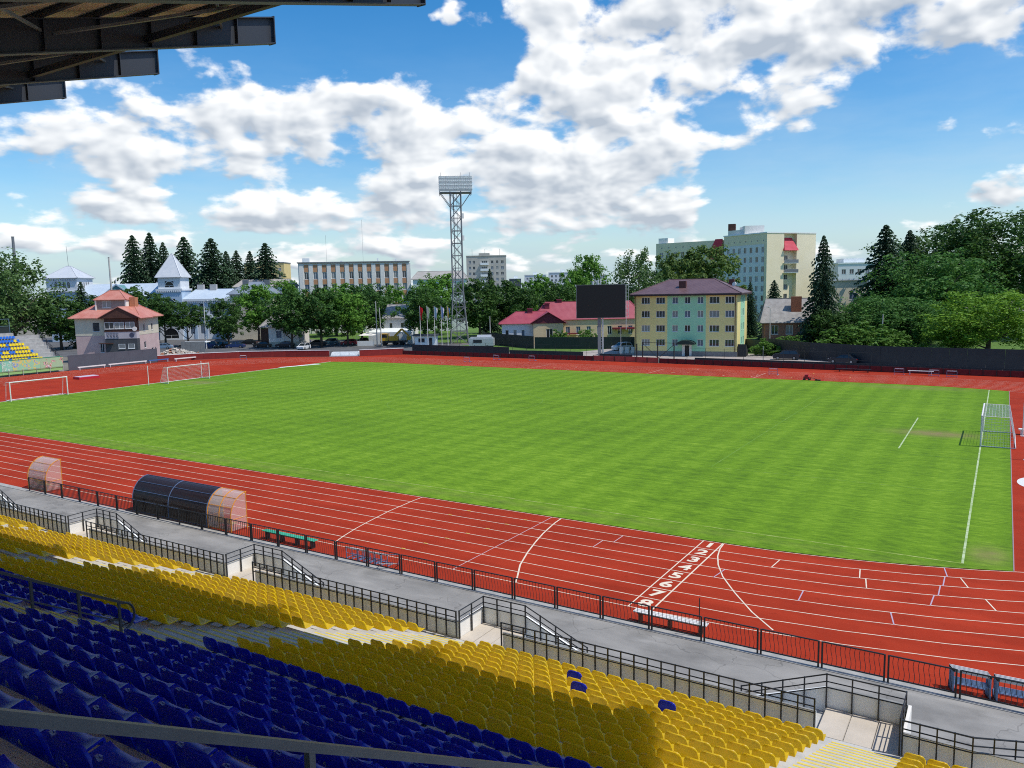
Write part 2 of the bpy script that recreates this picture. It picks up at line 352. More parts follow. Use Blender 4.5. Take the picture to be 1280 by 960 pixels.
OUT = [(30,-11.2),(34,-4),(46,8),(51,30),(48,55),(38,72),(20,84),(14.5,86.6),(-16,88),(-45,89.3),(-72,88.6),(-94.6,88.6),(-101,82),(-106.4,79),(-115,75),(-123,70),(-129,63),(-131.6,57),(-131.8,39),(-131.6,30),(-128,14),(-116,-2),(-100,-9),(-90,-11.2)]
track = struct(MB().poly([(x,y,0) for x,y in OUT]).build('running_track', trackmat))
def strip_loop(P, w, z, closed=True):
    mb = MB(); n = len(P); P = [Vector((p[0],p[1],0)) for p in P]; o = []
    for i in range(n):
        a = P[i-1] if (closed or i > 0) else P[i]; b = P[(i+1)%n] if (closed or i < n-1) else P[i]
        d = (b-a).normalized(); q = Vector((-d.y,d.x,0))*(w/2); o.append((P[i]-q, P[i]+q))
    for i in range(n if closed else n-1):
        j = (i+1)%n; mb.quad((*o[i][0][:2],z),(*o[j][0][:2],z),(*o[j][1][:2],z),(*o[i][1][:2],z))
    return mb
for i in range(9):
    strip_loop(stadium(1.22*i), .047, .004).build('lane_line', line_white, track)
def seg(a, b, w, z, m, par, name='marking'):
    a = Vector((*a,0)); b = Vector((*b,0)); d = (b-a).normalized(); q = Vector((-d.y,d.x,0))*w/2
    return MB().quad((*(a-q)[:2],z),(*(b-q)[:2],z),(*(b+q)[:2],z),(*(a+q)[:2],z)).build(name, m, par)
W8 = -1.22*8
seg((0,0),(0,W8),.07,.008,line_white,track,'finish_line'); seg((-1.0,0),(-1.0,W8),.055,.008,line_white,track,'finish_line')
seg((-10,0),(-10,W8),.045,.008,line_pink,track)
strip_loop([(-9.4,0),(-9.33,-.8),(-9.2,-1.6),(-8.95,-2.9),(-8.6,-4.3),(-8.1,-6),(-7.5,-7.7),(-6.5,-9.7)], .075, .008, False).build('start_curve', line_white, track)
strip_loop([(-19.5,.1),(-19.5,-1),(-19.4,-2.2),(-19.3,-3.5),(-19.1,-4.7),(-18.9,-5.9),(-18.65,-7.1),(-18.3,-8.4),(-17.9,-9.6)], .06, .008, False).build('start_curve', line_white, track)
strip_loop([(.05,0),(.12,-.9),(.35,-2),(.75,-3.2),(1.4,-4.6),(2.4,-6.2),(3.6,-7.9),(4.75,-9.2)], .06, .008, False).build('start_curve', line_white, track)
def lane_tick(x, lane, m, dx=0.0):          # short staggered mark across one lane
    def yk(x, o): return -o if x <= 0 else CY-math.sqrt((RI+o)**2-x*x)
    seg((x, yk(x,1.22*lane)), (x+dx, yk(x+dx,1.22*(lane+1))), .05, .008, m, track, 'lane_mark')
for x, l, m, dx in ((3.1,1,line_white,-.1),(6.6,1,line_white,.15),(7.0,2,line_white,.2),(10.6,1,line_white,.35),(11.6,3,line_white,.4),(9.9,0,line_blue,.2),(10.0,1,line_blue,.0),(9.9,2,line_blue,.0),(9.75,3,line_blue,-.05),(4.9,4,line_blue,.05),(8.4,5,line_blue,.25),(1.2,3,line_blue,-.15),(-5.6,2,line_pink,0),(-5.0,1,line_pink,0)):
    lane_tick(x, l, m, dx)
for x in (-34,-55,-18): seg((x,RI*2),(x,RI*2+1.22*6),.05,.008,line_white,track,'lane_mark')
for i in range(26):
    x = R.uniform(-80,8); l = R.randrange(8); seg((x,RI*2+1.22*l+.1),(x+.02,RI*2+1.22*(l+1)-.1),.05,.008,R.choice((line_white,step_yellow)),track,'lane_mark')
DIG = [text_mesh(str(i+1), 1.02, 'lane_number') for i in range(8)]
for i, me in enumerate(DIG):
    me.materials.append(line_white); link('lane_number', me, track, (-.5,-.61-1.22*i,.008), None, (1.15,.98,1))
for i in range(10):
    l = R.randrange(8); x = -12.3-1.05*i*.5; lane = 8-i*.8
    seg((-11.2-.55*i*.9,-1.22*(i%8)-1.22*.98),(-10.95-.55*i*.9,-1.22*(i%8)-1.22*.98),.07,.012,step_yellow,track,'lane_mark')
# white take-off disc in the right-hand apron
MB().poly([(13.9+.98*math.cos(2*PI*i/32), 21.4+1.7*math.sin(2*PI*i/32), .008) for i in range(32)]).build('white_disc', whitepaint, track)

def grass_extra(nt, b):
    N = nt.nodes; L = nt.links; tc = N.new('ShaderNodeTexCoord'); sp = N.new('ShaderNodeSeparateXYZ'); L.new(tc.outputs['Object'], sp.inputs[0])
    def m(op, a, bb=None, c=None):
        n = N.new('ShaderNodeMath'); n.operation = op
        for i, x in enumerate((a, bb, c)):
            if x is None: continue
            if isinstance(x, (int,float)): n.inputs[i].default_value = x
            else: L.new(x, n.inputs[i])
        return n.outputs[0]
    def nz(scale, detail, st=(1,1,1), rough=.6):
        mp = N.new('ShaderNodeMapping'); L.new(tc.outputs['Object'], mp.inputs[0]); mp.inputs['Scale'].default_value = st
        n = N.new('ShaderNodeTexNoise'); L.new(mp.outputs[0], n.inputs['Vector']); n.inputs['Scale'].default_value = scale; n.inputs['Detail'].default_value = detail; n.inputs['Roughness'].default_value = rough; return n.outputs[0]
    wob = m('MULTIPLY', m('SUBTRACT', nz(.15,2), .5), .35)
    sy = m('SINE', m('MULTIPLY', m('ADD', sp.outputs[0], wob), PI/1.35))
    sxx = m('SINE', m('MULTIPLY', m('ADD', sp.outputs[1], wob), PI/1.1))
    stripes = m('ADD', m('MULTIPLY', m('TANH', m('MULTIPLY', sy, 2.2)), .05), m('MULTIPLY', m('TANH', m('MULTIPLY', sxx, 2.0)), .008))
    big = m('MULTIPLY', m('SUBTRACT', nz(.055,4), .5), .46); mid = m('MULTIPLY', m('SUBTRACT', nz(1.3,5,(.06,1,1)), .5), .58); fine = m('MULTIPLY', m('SUBTRACT', nz(4,6,(.3,1,1),.75), .5), 1.35)
    v = m('ADD', m('ADD', m('ADD', .45, stripes), m('ADD', big, mid)), fine)
    r = N.new('ShaderNodeValToRGB'); L.new(v, r.inputs[0]); e = r.color_ramp.elements
    e[0].position = .1; e[0].color = (.060,.135,.007,1); e[1].position = .9; e[1].color = (.26,.40,.034,1); q = e.new(.5); q.color = (.136,.262,.011,1)
    # worn straw-coloured patches: goal mouths, corners, touchline
    mx = N.new('ShaderNodeMix'); mx.data_type = 'RGBA'; L.new(r.outputs[0], mx.inputs[6]); mx.inputs[7].default_value = (.24,.19,.085,1)
    tot = None
    for cx, cy, rx, ry, s in ((7.2,37.4,3.0,1.4,1.1),(-91,37,3.0,1.6,.8),(11.6,4.2,.8,1.3,.8),(-40,70.6,30,.6,.35),(2,69.5,6,1.5,.5),(-40,1.4,60,.5,.25)):
        dx = m('DIVIDE', m('SUBTRACT', sp.outputs[0], cx), rx); dy = m('DIVIDE', m('SUBTRACT', sp.outputs[1], cy), ry)
        gg = m('MULTIPLY', m('EXPONENT', m('MULTIPLY', m('ADD', m('MULTIPLY', dx, dx), m('MULTIPLY', dy, dy)), -1.0)), s); tot = gg if tot is None else m('ADD', tot, gg)
    wf = m('MULTIPLY', tot, m('MULTIPLY', nz(1.6,5), 1.5)); cl = N.new('ShaderNodeClamp'); L.new(wf, cl.inputs[0]); L.new(cl.outputs[0], mx.inputs[0])
    L.new(mx.outputs[2], b.inputs['Base Color'])
    bp = N.new('ShaderNodeBump'); bp.inputs['Strength'].default_value = .5; bp.inputs['Distance'].default_value = .05; L.new(nz(9,4), bp.inputs['Height']); L.new(bp.outputs[0], b.inputs['Normal'])
grass = mat('pitch_grass', (.08,.18,.015), .9, spec=.15, extra=grass_extra)
def kerb_y(x, far):
    r = RI-.07
    d = x if x > 0 else (x-XL if x < XL else 0)
    h = math.sqrt(r*r-d*d); return CY+h if far else CY-h
xs = [-97.2+i*.5 for i in range(int((12.6+97.2)/.5)+1)]+[12.6]
P = [(x, kerb_y(x, False)) for x in xs]+[(x, kerb_y(x, True)) for x in reversed(xs)]
pitch = struct(MB().poly([(x,y,.03) for x,y in P]).poly([(x,y,.03) for x,y in P][:1]+[(P[0][0],P[0][1],0),(P[1][0],P[1][1],0)]).build('pitch', grass))
mb = strip_loop(P, .05, .035)
MB().box(12.6,12.65,kerb_y(12.6,False),kerb_y(12.6,True),0,.045).build('kerb', mat('rubber_kerb', (.30,.24,.26), .9), pitch)
MB().box(-97.26,-97.2,kerb_y(-97.2,False),kerb_y(-97.2,True),0,.05).build('kerb', plaster_grey, pitch)
GX0, GX1, TY0, TY1, GC = -94.7, 10.59, 2.34, 70.96, 36.65
def pl(a, b, m=None, w=.11): return seg(a, b, w, .034, m or pitch_line, pitch, 'pitch_marking')
pl((GX0,TY0),(GX1,TY0),mat('pitch_line_touch', (.17,.28,.02), .9, (.38,.44,.14), 1.8, 6, contrast=(.4,.75)),.13); pl((GX0,TY1),(GX1,TY1)); pl((GX1,TY0),(GX1,TY1),pitch_line_fresh,.11); pl((GX0,TY0),(GX0,TY1)); pl((-42,TY0),(-42,TY1))
for gx, s in ((GX1,-1),(GX0,1)):
    pl((gx+16.5*s,GC-20.16),(gx+16.5*s,GC+20.16)); pl((gx,GC-20.16),(gx+16.5*s,GC-20.16)); pl((gx,GC+20.16),(gx+16.5*s,GC+20.16))
    pl((gx,GC-9.16),(gx+5.5*s,GC-9.16)); pl((gx,GC+9.16),(gx+5.5*s,GC+9.16))
    pl((gx+5.5*s,GC-7.2),(gx+5.5*s,GC+9.16),pitch_line_fresh)
strip_loop([(-42+9.15*math.cos(2*PI*i/48), GC+9.15*math.sin(2*PI*i/48)) for i in range(48)], .11, .034).build('pitch_marking', pitch_line, pitch)

# walkway in front of the stand, with its concrete edge
walk = struct(MB().poly([(-110,-40,.004),(60,-40,.004),(60,-11.55,.004),(-110,-11.55,.004)]).build('walkway', asphalt_walk))
kerbs = MB().box(-110,60,-11.62,-11.2,-.1,.03).build('edge_strip', concrete, walk)
# surfaces beyond the far wall
struct(MB().poly([(-260,58,-.015),(-132.5,58,-.015),(-120,74,-.015),(-100,86,-.015),(-88,92,-.015),(-86,118,-.015),(-150,118,-.015),(-260,105,-.015)]).build('car_park', asphalt))
struct(MB().poly([(-88,90,-.01),(40,86,-.01),(40,96.5,-.01),(-5,97.6,-.01),(-26,112,-.01),(-60,116,-.01),(-64,101,-.01),(-88,103,-.01)]).build('paved_yard', paving))
struct(MB().poly([(-100,104,-.012),(-64,101.5,-.012),(-58,117,-.012),(-76,112,-.012),(-96,121,-.012)]).build('lawn', lawn))
struct(MB().poly([(-27,112.5,-.012),(45,97,-.012),(200,97,-.012),(200,320,-.012),(-200,320,-.012),(-200,122,-.012),(-60,122,-.012)]).build('wooded_ground', lawn))

# ================================================================== GRANDSTAND
X0S, X1S = -64.0, 22.0                                    # extent of the stand along the straight
TREAD = .863
def row_z(k): return .95+.358*k if k <= 12 else 5.57+.53*(k-13)
def row_y(k): return -17.60-TREAD*k                       # front edge of tread k
NROW = 26
AISLES = [(-54.9,-52.4),(-42.45,-39.97),(-30.0,-27.52),(-17.55,-15.07),(-5.1,-2.66),(8.28,10.05)]
GATES = [(-53.8,1),(-41.35,1),(-29.0,1),(-16.6,1),(-4.15,1),(9.97,-1)]       # pocket corner, direction of the stairs down
stand = thing('grandstand', 'grey concrete grandstand with stepped rows under a dark steel cantilever roof', 'grandstand', (0,0,0))
prof = [(0,row_y(0),0)]
for k in range(NROW):
    prof += [(0,row_y(k),row_z(k)), (0,row_y(k+1),row_z(k))]
prof += [(0,row_y(NROW),0)]
# terrace as a stepped sheet with closed ends
mb = MB()
for i in range(len(prof)-1):
    a, b = prof[i], prof[i+1]
    mb.quad((X0S,a[1],a[2]),(X1S,a[1],a[2]),(X1S,b[1],b[2]),(X0S,b[1],b[2]))
for X in (X0S, X1S): mb.poly([(X,p[1],p[2]) for p in prof])
terr_mat = mat('terrace_concrete', (.42,.42,.41), .88, (.54,.535,.51), 1.3, 9, bump=.3, bscale=14)
mb.build('terrace', terr_mat, stand)
# passage floor and front parapet, with pockets and stairs at the gates
YP, YF = -17.31, -15.80
ZL, ZW, ZR = .95, 1.55, 1.97
floor_mb = MB(); floor_mb.box(X0S,X1S,-17.62,-17.44,0,.944)
floor_mb.build('front_ledge', terr_mat, stand)
landing_mat = mat('landing_slab', (.50,.45,.38), .85, (.58,.52,.44), 1.2, 6)
opens = []
for xg, s in GATES:
    w = 1.85 if s > 0 else 2.12
    opens.append((min(xg, xg+s*w), max(xg, xg+s*w)))
edges = [X0S]+[e for o in opens for e in o]+[X1S]
for i in range(0, len(edges), 2):
    if edges[i+1]-edges[i] > .2: MB().box(edges[i],edges[i+1],-17.36,YP,0,ZW).build('parapet_wall', parapet_mat, stand); MB().box(edges[i],edges[i+1],-17.37,YP+.01,ZW+.001,ZW+.02).build('wall_cap', dulled_cap_mat, stand)  # added dark strip on top tones down the sunlit wall edge
for (xg, s), (oa, ob) in zip(GATES, opens):
    MB().box(oa,ob,-17.437,YF,0,ZL-.05).build('landing', terr_mat, stand)
    nsl = 3; wsl = (ob-oa)/nsl
    for q in range(nsl): MB().box(oa+wsl*q+.015,oa+wsl*(q+1)-.015,-17.43,YF-.004,ZL-.05,ZL-.006*(q%2)).build('floor_slab', landing_mat, stand)
    far = MB(); far.box(oa,ob,YF,YF+.07,0,ZW); far.build('parapet_wall', parapet_mat, stand); MB().box(oa,ob,YF-.01,YF+.08,ZW+.001,ZW+.02).build('wall_cap', dulled_cap_mat, stand)  # same added dark strip over the sunlit top of the pocket wall
    xe = xg
    MB().box(min(xe,xe-s*.08),max(xe,xe-s*.08),YP+.003,YF+.07,0,ZW-.003).build('parapet_wall', plaster_white, stand)
    x0 = ob if s > 0 else oa                              # head of the stairs
    for j in range(6):
        a = x0+s*.36*j; b = x0+s*.36*(j+1)
        MB().box(min(a,b),max(a,b),YP+.006,YF-.003,0,ZL-.158*(j+1)+.0).build('stair_step', landing_mat if j % 2 else terr_mat, stand)
    xb = x0+s*2.5
    pr = [(x0,0,0),(xb,0,0),(xb,0,ZW-1.0),(x0,0,ZW)]
    MB().extrude(pr,(0,YF+.002,0),(0,YF+.068,0)).build('stair_wall', parapet_mat, stand)
# aisle steps: a half step on every tread, painted edges
half_mesh = {}
for (a, b) in AISLES:
    for k in range(NROW-2):
        y = row_y(k); z = row_z(k); rise = row_z(k+1)-z
        key = (round(b-a,2), round(rise,3))
        if key not in half_mesh:
            half_mesh[key] = (MB().box(0,b-a,0,TREAD/2,0,rise/2).mesh('half_step', terr_mat), MB().box(.03,b-a-.03,-.003,.055,-.04,.004).mesh('painted_edge', step_yellow))
        h, e = half_mesh[key]
        st = link('half_step', h, stand, (a, y-TREAD+.002, z+.002)); link('painted_edge', e, st, (0, TREAD/2-.05, rise/2))
        link('painted_edge', e, stand, (a, y-.05, z+.002))

# ---- railings on the parapet
def railing(name, label, pts, n_sp, zt=(ZR,1.75,1.57), drop=.95, end_ext=0.0):
    """posts and three rails along a list of (x,y,dz) points; posts stand on the stand side of the wall"""
    p0 = pts[0]; t = thing(name, label, 'railing', (p0[0],p0[1],0), 0, 'black steel railings along the front of the stand')
    L = [Vector((p[0]-p0[0],p[1]-p0[1],p[2])) for p in pts]
    for j, z in enumerate(zt):
        MB().tube([v+Vector((0,0,z)) for v in L], .018 if j else .022, 6).build('rail', black_steel, t)
    for i in range(len(L)-1):
        d = L[i+1]-L[i]; n = max(1, round(Vector((d.x,d.y)).length/n_sp))
        for q in range(n+(1 if i == len(L)-2 else 0)):
            v = L[i]+d*(q/n)
            key = ('post', round(drop,2))
            if key not in half_mesh: half_mesh[key] = MB().box(-.018,.018,-.026,.026,0,drop+.02).mesh('post', black_steel)
            link('post', half_mesh[key], t, (v.x,v.y,v.z+zt[0]-drop))
    return t
names = ['far left','left','second from left','middle left','middle','middle right','right']
ex = [e for e in edges]
YR = YP-.17
lab = {0:'long black railing at the far left end of the stand front',1:'black railing between the two farthest gates on the left',2:'black railing on the parapet left of the second gate',3:'black railing on the parapet above the dark dugout',4:'black railing on the parapet between the second and third gates',5:'black railing on the parapet between the third gate and striped stairs',6:'black railing right of the striped stairs, bending away at its end'}
for i in range(0, len(ex), 2):
    a, b = ex[i]+.02, ex[i+1]-.02
    if b-a < 1: continue
    pts = [(a,YR,0),(b,YR,0)]
    if i//2 == 6: pts = [(a,YR,0),(11.55,YR,0),(12.9,YR+.5,0),(14.5,YR+1.1,0)]
    railing('guard_railing', lab[i//2], pts, .44)
glab = ['gate railing at the far left end','gate railing at the second gate from far left','gate railing round the stair pocket above the clear dugout','gate railing round the stair pocket by the dark dugout','gate railing round the stair pocket by the third gate','gate railing round the stair pocket at the striped stairs']
for (xg, s), (oa, ob), l in zip(GATES, opens, glab):
    x0 = ob if s > 0 else oa; yy = YF-.06
    xc = xg+s*.05
    railing('gate_railing', 'black '+l+', sloping down the stairs', [(xc,YR+.1,0),(xc,yy,0),(x0,yy,0),(x0+s*2.45,yy,-1.0)], .62, drop=1.02)

# ---- handrails on the aisles
def handrail(label, x, ya, yb, h, wdt, posts, curl=True):
    """rail following the steep upper rake between ya (low) and yb (high)"""
    def fz(y): return 5.57+.614*(-29.2-y)+.1
    t = thing('handrail', label, 'handrail', (x,ya,fz(ya)), 0)
    def P(y, dz): return (0,y-ya,fz(y)-fz(ya)+dz)
    mb = MB(); mb.bar(P(ya,h),P(yb,h),wdt,wdt*1.05); mb.build('top_rail', rail_mat, t)
    if not curl: MB().bar(P(ya,h*.5),P(yb,h*.5),wdt*.7,wdt*.7).build('lower_rail', rail_mat, t)
    if curl:
        pts = [P(ya+.0,h)]
        for i in range(9):
            a = PI/2-PI*i/8; pts.append((0, .02+.20*math.cos(a), h-.2+.2*math.sin(a)-.02*i))
        MB().tube(pts, wdt*.5, 6).build('curled_end', rail_mat, t)
        MB().bar(P(ya,h-.42),P(yb,h-.42),wdt*.6,wdt*.6).build('lower_rail', rail_mat, t)
    for y in posts: MB().bar(P(y,-.25),P(y,h),wdt*.9,wdt*.9).build('post', rail_mat, t)
    return t
rail_mat = mat('rail_paint', (.045,.05,.055), .5, spec=.5)
handrail('black handrail with curled end beside the blue seats at left', -3.4, -29.95, -35.3, .80, .05, (-30.05,-30.85,-31.7,-32.55,-33.4,-34.3))
rail_mat = mat('rail_paint_grey', (.055,.07,.085), .45, (.08,.095,.11), 6, spec=.5)
handrail('grey square steel handrail crossing the nearest blue seats in the foreground', 9.0, -33.2, -39.4, .92, .042, (-33.4,-34.9,-36.45,-38.0), False)

# ---- roof
ZRF = 21.3; SL = .27
def rz(y): return ZRF+SL*(y+20.0)
YB = -45.0
truss_x = [-2.89+6.185*i for i in range(-9, 4)]
def ibeam():
    mb = MB(); y0, y1 = -20.0, YB
    for dz, w, h in ((0,.30,.035),(.80,.30,.035)):
        mb.extrude([(-w/2,y0,rz(y0)+dz),(w/2,y0,rz(y0)+dz),(w/2,y0,rz(y0)+dz+h),(-w/2,y0,rz(y0)+dz+h)],(0,0,0),(0,y1-y0,rz(y1)-rz(y0)))
    mb.extrude([(-.015,y0-.06,rz(y0)+.03),(.015,y0-.06,rz(y0)+.03),(.015,y0-.06,rz(y0)+.81),(-.015,y0-.06,rz(y0)+.81)],(0,0,0),(0,y1-y0,rz(y1)-rz(y0)))
    mb.box(-.15,.15,y0-.03,y0+.01,rz(y0)-.02,rz(y0)+.85)
    y = -21.5
    while y > YB:
        mb.box(-.14,.14,y-.01,y+.01,rz(y)+.03,rz(y)+.81); y -= 1.5
    return mb.mesh('roof_beam', dark_beam)
ib = ibeam()
for X in truss_x: link('roof_beam', ib, stand, (X,0,0))
XR0, XR1 = truss_x[0], 15.85
mb = MB(); yd = -21.6
mb.extrude([(XR0,yd,rz(yd)+1.02),(XR1,yd,rz(yd)+1.02),(XR1,yd,rz(yd)+1.08),(XR0,yd,rz(yd)+1.08)],(0,0,0),(0,YB-yd,rz(YB)-rz(yd)))
mb.build('roof_deck', deckmat, stand)
pm = MB().box(XR0,XR1,-.045,.045,.02,.18).mesh('purlin', dark_beam)
y = yd-.1
while y > YB:
    link('purlin', pm, stand, (0,y,rz(y)+.838)); y -= 1.45
brmb = {}
for i in range(len(truss_x)-1):
    for ya in (-22.0,-27.5,-33):
        a = Vector((truss_x[i],ya,rz(ya)+.55)); b = Vector((truss_x[i+1],ya-5.2,rz(ya-5.2)+.55)); c = Vector((truss_x[i+1],ya,rz(ya)+.47)); d = Vector((truss_x[i],ya-5.2,rz(ya-5.2)+.47))
        MB().bar(a,b,.07).build('roof_brace', grey_steel, stand); MB().bar(c,d,.07).build('roof_brace', grey_steel, stand)
    MB().bar((truss_x[i]+.02,-24.6,rz(-24.6)+.25),(truss_x[i+1]-.02,-24.6,rz(-24.6)+.25),.14,.2).build('roof_tie', dark_beam, stand)
MB().box(X0S,X1S,row_y(NROW)-.25,row_y(NROW)-.004,0,row_z(NROW-1)+1.0).build('back_wall', plaster_grey, stand)
for X in truss_x: MB().box(X-.2,X+.2,YB+.6,YB+1.0,0,rz(YB+.8)).build('roof_column', dark_beam, stand)

# ---- seats
def seat_mesh(name, m):
    prof = [(0,.728,.100),(.003,.722,.150),(.009,.704,.190),(.022,.645,.230),(.045,.54,.243),(.066,.46,.243),(.10,.395,.243),(.17,.362,.243),(.28,.362,.243),(.37,.378,.24),(.425,.382,.232),(.445,.365,.222),(.45,.33,.205)]
    U = [-1,-.82,-.45,0,.45,.82,1]
    def surf(off):
        V = []
        for i, (y, z, w) in enumerate(prof):
            a = prof[max(i-1,0)]; b = prof[min(i+1,len(prof)-1)]; ty, tz = b[0]-a[0], b[1]-a[1]; l = math.hypot(ty,tz); ny, nz = -tz/l*-1, ty/l*-1
            ny, nz = tz/l, -ty/l                       # outward side (back / underside)
            for u in U:
                c = max(0,abs(u)-.3)**2
                cy = .06*c if i < 7 else .02*c; cz = -.02*c if i < 7 else .055*c*(1 if i < 11 else .3)
                V.append((u*w, y+cy+ny*off, z+cz+nz*off))
        return V
    A = surf(0.0); B = surf(.022); n = len(A); nu = len(U); F = []
    for i in range(len(prof)-1):
        for j in range(nu-1):
            a = i*nu+j; F.append((a,a+nu,a+nu+1,a+1)); F.append((n+a,n+a+1,n+a+nu+1,n+a+nu))
    per = [(0,j) for j in range(nu)]+[(i,nu-1) for i in range(1,len(prof))]+[(len(prof)-1,j) for j in range(nu-2,-1,-1)]+[(i,0) for i in range(len(prof)-2,0,-1)]
    per = [i*nu+j for i,j in per]
    for i in range(len(per)):
        a, b = per[i], per[(i+1)%len(per)]; F.append((a,b,n+b,n+a))
    me = bpy.data.meshes.new(name); me.from_pydata(A+B, [], F); me.materials.append(m); me.polygons.foreach_set('use_smooth',[True]*len(F))
    import bmesh
    bm = bmesh.new(); bm.from_mesh(me); bmesh.ops.recalc_face_normals(bm, faces=bm.faces)
    for e in bm.edges:
        if len(e.link_faces) == 2 and e.calc_face_angle(0) > .9: e.smooth = False
    bm.to_mesh(me); bm.free(); me.update(); return me
seat_y = seat_mesh('stadium_seat_yellow', yellow_pl); seat_b = seat_mesh('stadium_seat_blue', blue_pl)
bracket = MB().box(-.03,.03,-.06,.22,.30,.345).box(-.03,.03,-.06,-.02,.0,.36).box(-.12,.12,-.03,.05,.0,.03).mesh('bracket', grey_steel)
SP = .515
cells = []                                                # (k, n counted from the stairs on its right, x, block)
blocks = [(-39.97,-30.0,'first'),(-27.52,-17.55,'second'),(-15.07,-5.1,'third'),(-2.66,8.28,'fourth'),(10.05,16.5,'fifth')]
def inframe(p, mu=90, md=150):
    d = Vector(p)-CAM; z = d.dot(_f)
    if z < .4: return False
    u = 640+987.2*d.dot(_r2)/z; v = 480-987.2*d.dot(_u2)/z
    return -mu < u < 1280+mu and -50 < v < 960+md
for bi, (xa, xb, bn) in enumerate(blocks):
    n = int((xb-xa-.05)/SP)
    for k in range(24):
        for j in range(n):
            x = xb-.30-SP*j if bi < 4 else xa+.30+SP*j
            y = row_y(k)-.84; z = row_z(k)
            if abs(x-CAM.x) < 1.2 and abs(y-CAM.y) < 1.0: continue
            if inframe((x,y,z+.5)): cells.append((k,j+1,x,y,z,bi))
odd_blue = {(3,9):1,(1,11):1,(2,6):1}
def is_blue(k, j, bi): return k >= 12 or (bi == 3 and (k,j) in ODD)
ODD = {}
# three replacement blue seats among the yellow: nearest cells to where they stand
for tx, ty, tz in ((1.75,-20.2,2.4),(2.6,-21.9,3.2),(5.0,-21.1,2.8)):
    c = min((c for c in cells if c[5] == 3 and c[0] < 12), key=lambda c: (c[2]-tx)**2+(c[3]-ty)**2+(c[4]+.7-tz)**2); ODD[(c[0],c[1])] = 1
dist = lambda c: (Vector((c[2],c[3],c[4]+.5))-CAM).length
ylist = sorted([c for c in cells if not is_blue(c[0],c[1],c[5])], key=dist); blist = sorted([c for c in cells if is_blue(c[0],c[1],c[5])], key=dist)
ref = {0:'the far left stairs',1:'the second left stairs',2:'the curled handrail stairs',3:'the striped stairs',4:'the striped stairs'}
num_me = {}
oddn = ['nearest the front parapet','in the middle of the three','furthest right, near the striped stairs']
odds = []
for c in blist[:300]:
    k, j, x, y, z, bi = c
    if k < 12: odds.append(c); continue
    s = link('blue_stadium_seat', seat_b, None, (x,y,z), (R.uniform(-.02,.02),0,R.uniform(-.015,.015)))
    side = 'left of' if bi < 4 else 'right of'
    tag(s, f'blue plastic seat, {ordn(j)} {side} {ref[bi]}, {ordn(k-11)} blue row above the yellow', 'seat', 'blue seats in the shaded upper rows')
    link('bracket', bracket, s)
    if bi in (3,2):
        if j not in num_me:
            num_me[j] = text_mesh(str(j), .10, 'seat_number'); num_me[j].materials.append(number_ink)
        o = link('seat_number', num_me[j], s, (0,.0225,.52), (PI/2+.24,0,0))
def blob_stuff(name, cl, me, parent, label, cat):
    nv = len(me.vertices); co = np.zeros(nv*3); me.vertices.foreach_get('co', co); co = co.reshape(-1,3)
    F = [tuple(p.vertices) for p in me.polygons]; V = []; FF = []
    off = 0; Vs = []
    for c in cl:
        Vs.append(co+np.array([c[2],c[3],c[4]])); FF += [tuple(i+off for i in f) for f in F]; off += nv
    m2 = bpy.data.meshes.new(name); m2.from_pydata(np.concatenate(Vs).tolist(), [], FF); m2.materials.append(me.materials[0]); m2.polygons.foreach_set('use_smooth',[True]*len(FF)); m2.update()
    o = link(name, m2); o['kind'] = 'stuff'; tag(o, label, cat); return o
odds.sort(key=lambda c: c[2])
olab = ['blue seat among yellow ones, leftmost of three, nearest the front parapet','blue seat among yellow ones, middle of three, half in shade','blue seat among yellow ones, rightmost of three, in full sun']
for c, l in zip(odds, olab):
    s = link('blue_stadium_seat', seat_b, None, c[2:5], (-.25,0,.0)); tag(s, l, 'seat', 'odd blue seats among the yellow'); link('bracket', bracket, s)
for c in ylist[:300]:
    k, j, x, y, z, bi = c
    s = link('yellow_stadium_seat', seat_y, None, (x,y,z), (R.uniform(-.03,.03),R.uniform(-.01,.01),R.uniform(-.03,.03)))
    side = 'left of' if bi < 4 else 'right of'
    tag(s, f'yellow plastic seat, {ordn(j)} {side} {ref[bi]}, {ordn(k+1)} row up from the parapet', 'seat', 'yellow seats in the lower rows')
    link('bracket', bracket, s)
if len(ylist) > 300: blob_stuff('more_yellow_seats', ylist[300:], seat_y, None, 'many yellow plastic seats in the lower rows further left', 'seats')
if len(blist) > 300: blob_stuff('more_blue_seats', blist[300:], seat_b, None, 'many blue plastic seats in the upper rows further left', 'seats')

# ================================================================== BETWEEN STAND AND PITCH
def copy_tree(o, parent=None):
    c = o.copy(); COL.objects.link(c); c.parent = parent
    for ch in list(o.children): copy_tree(ch, c)
    return c
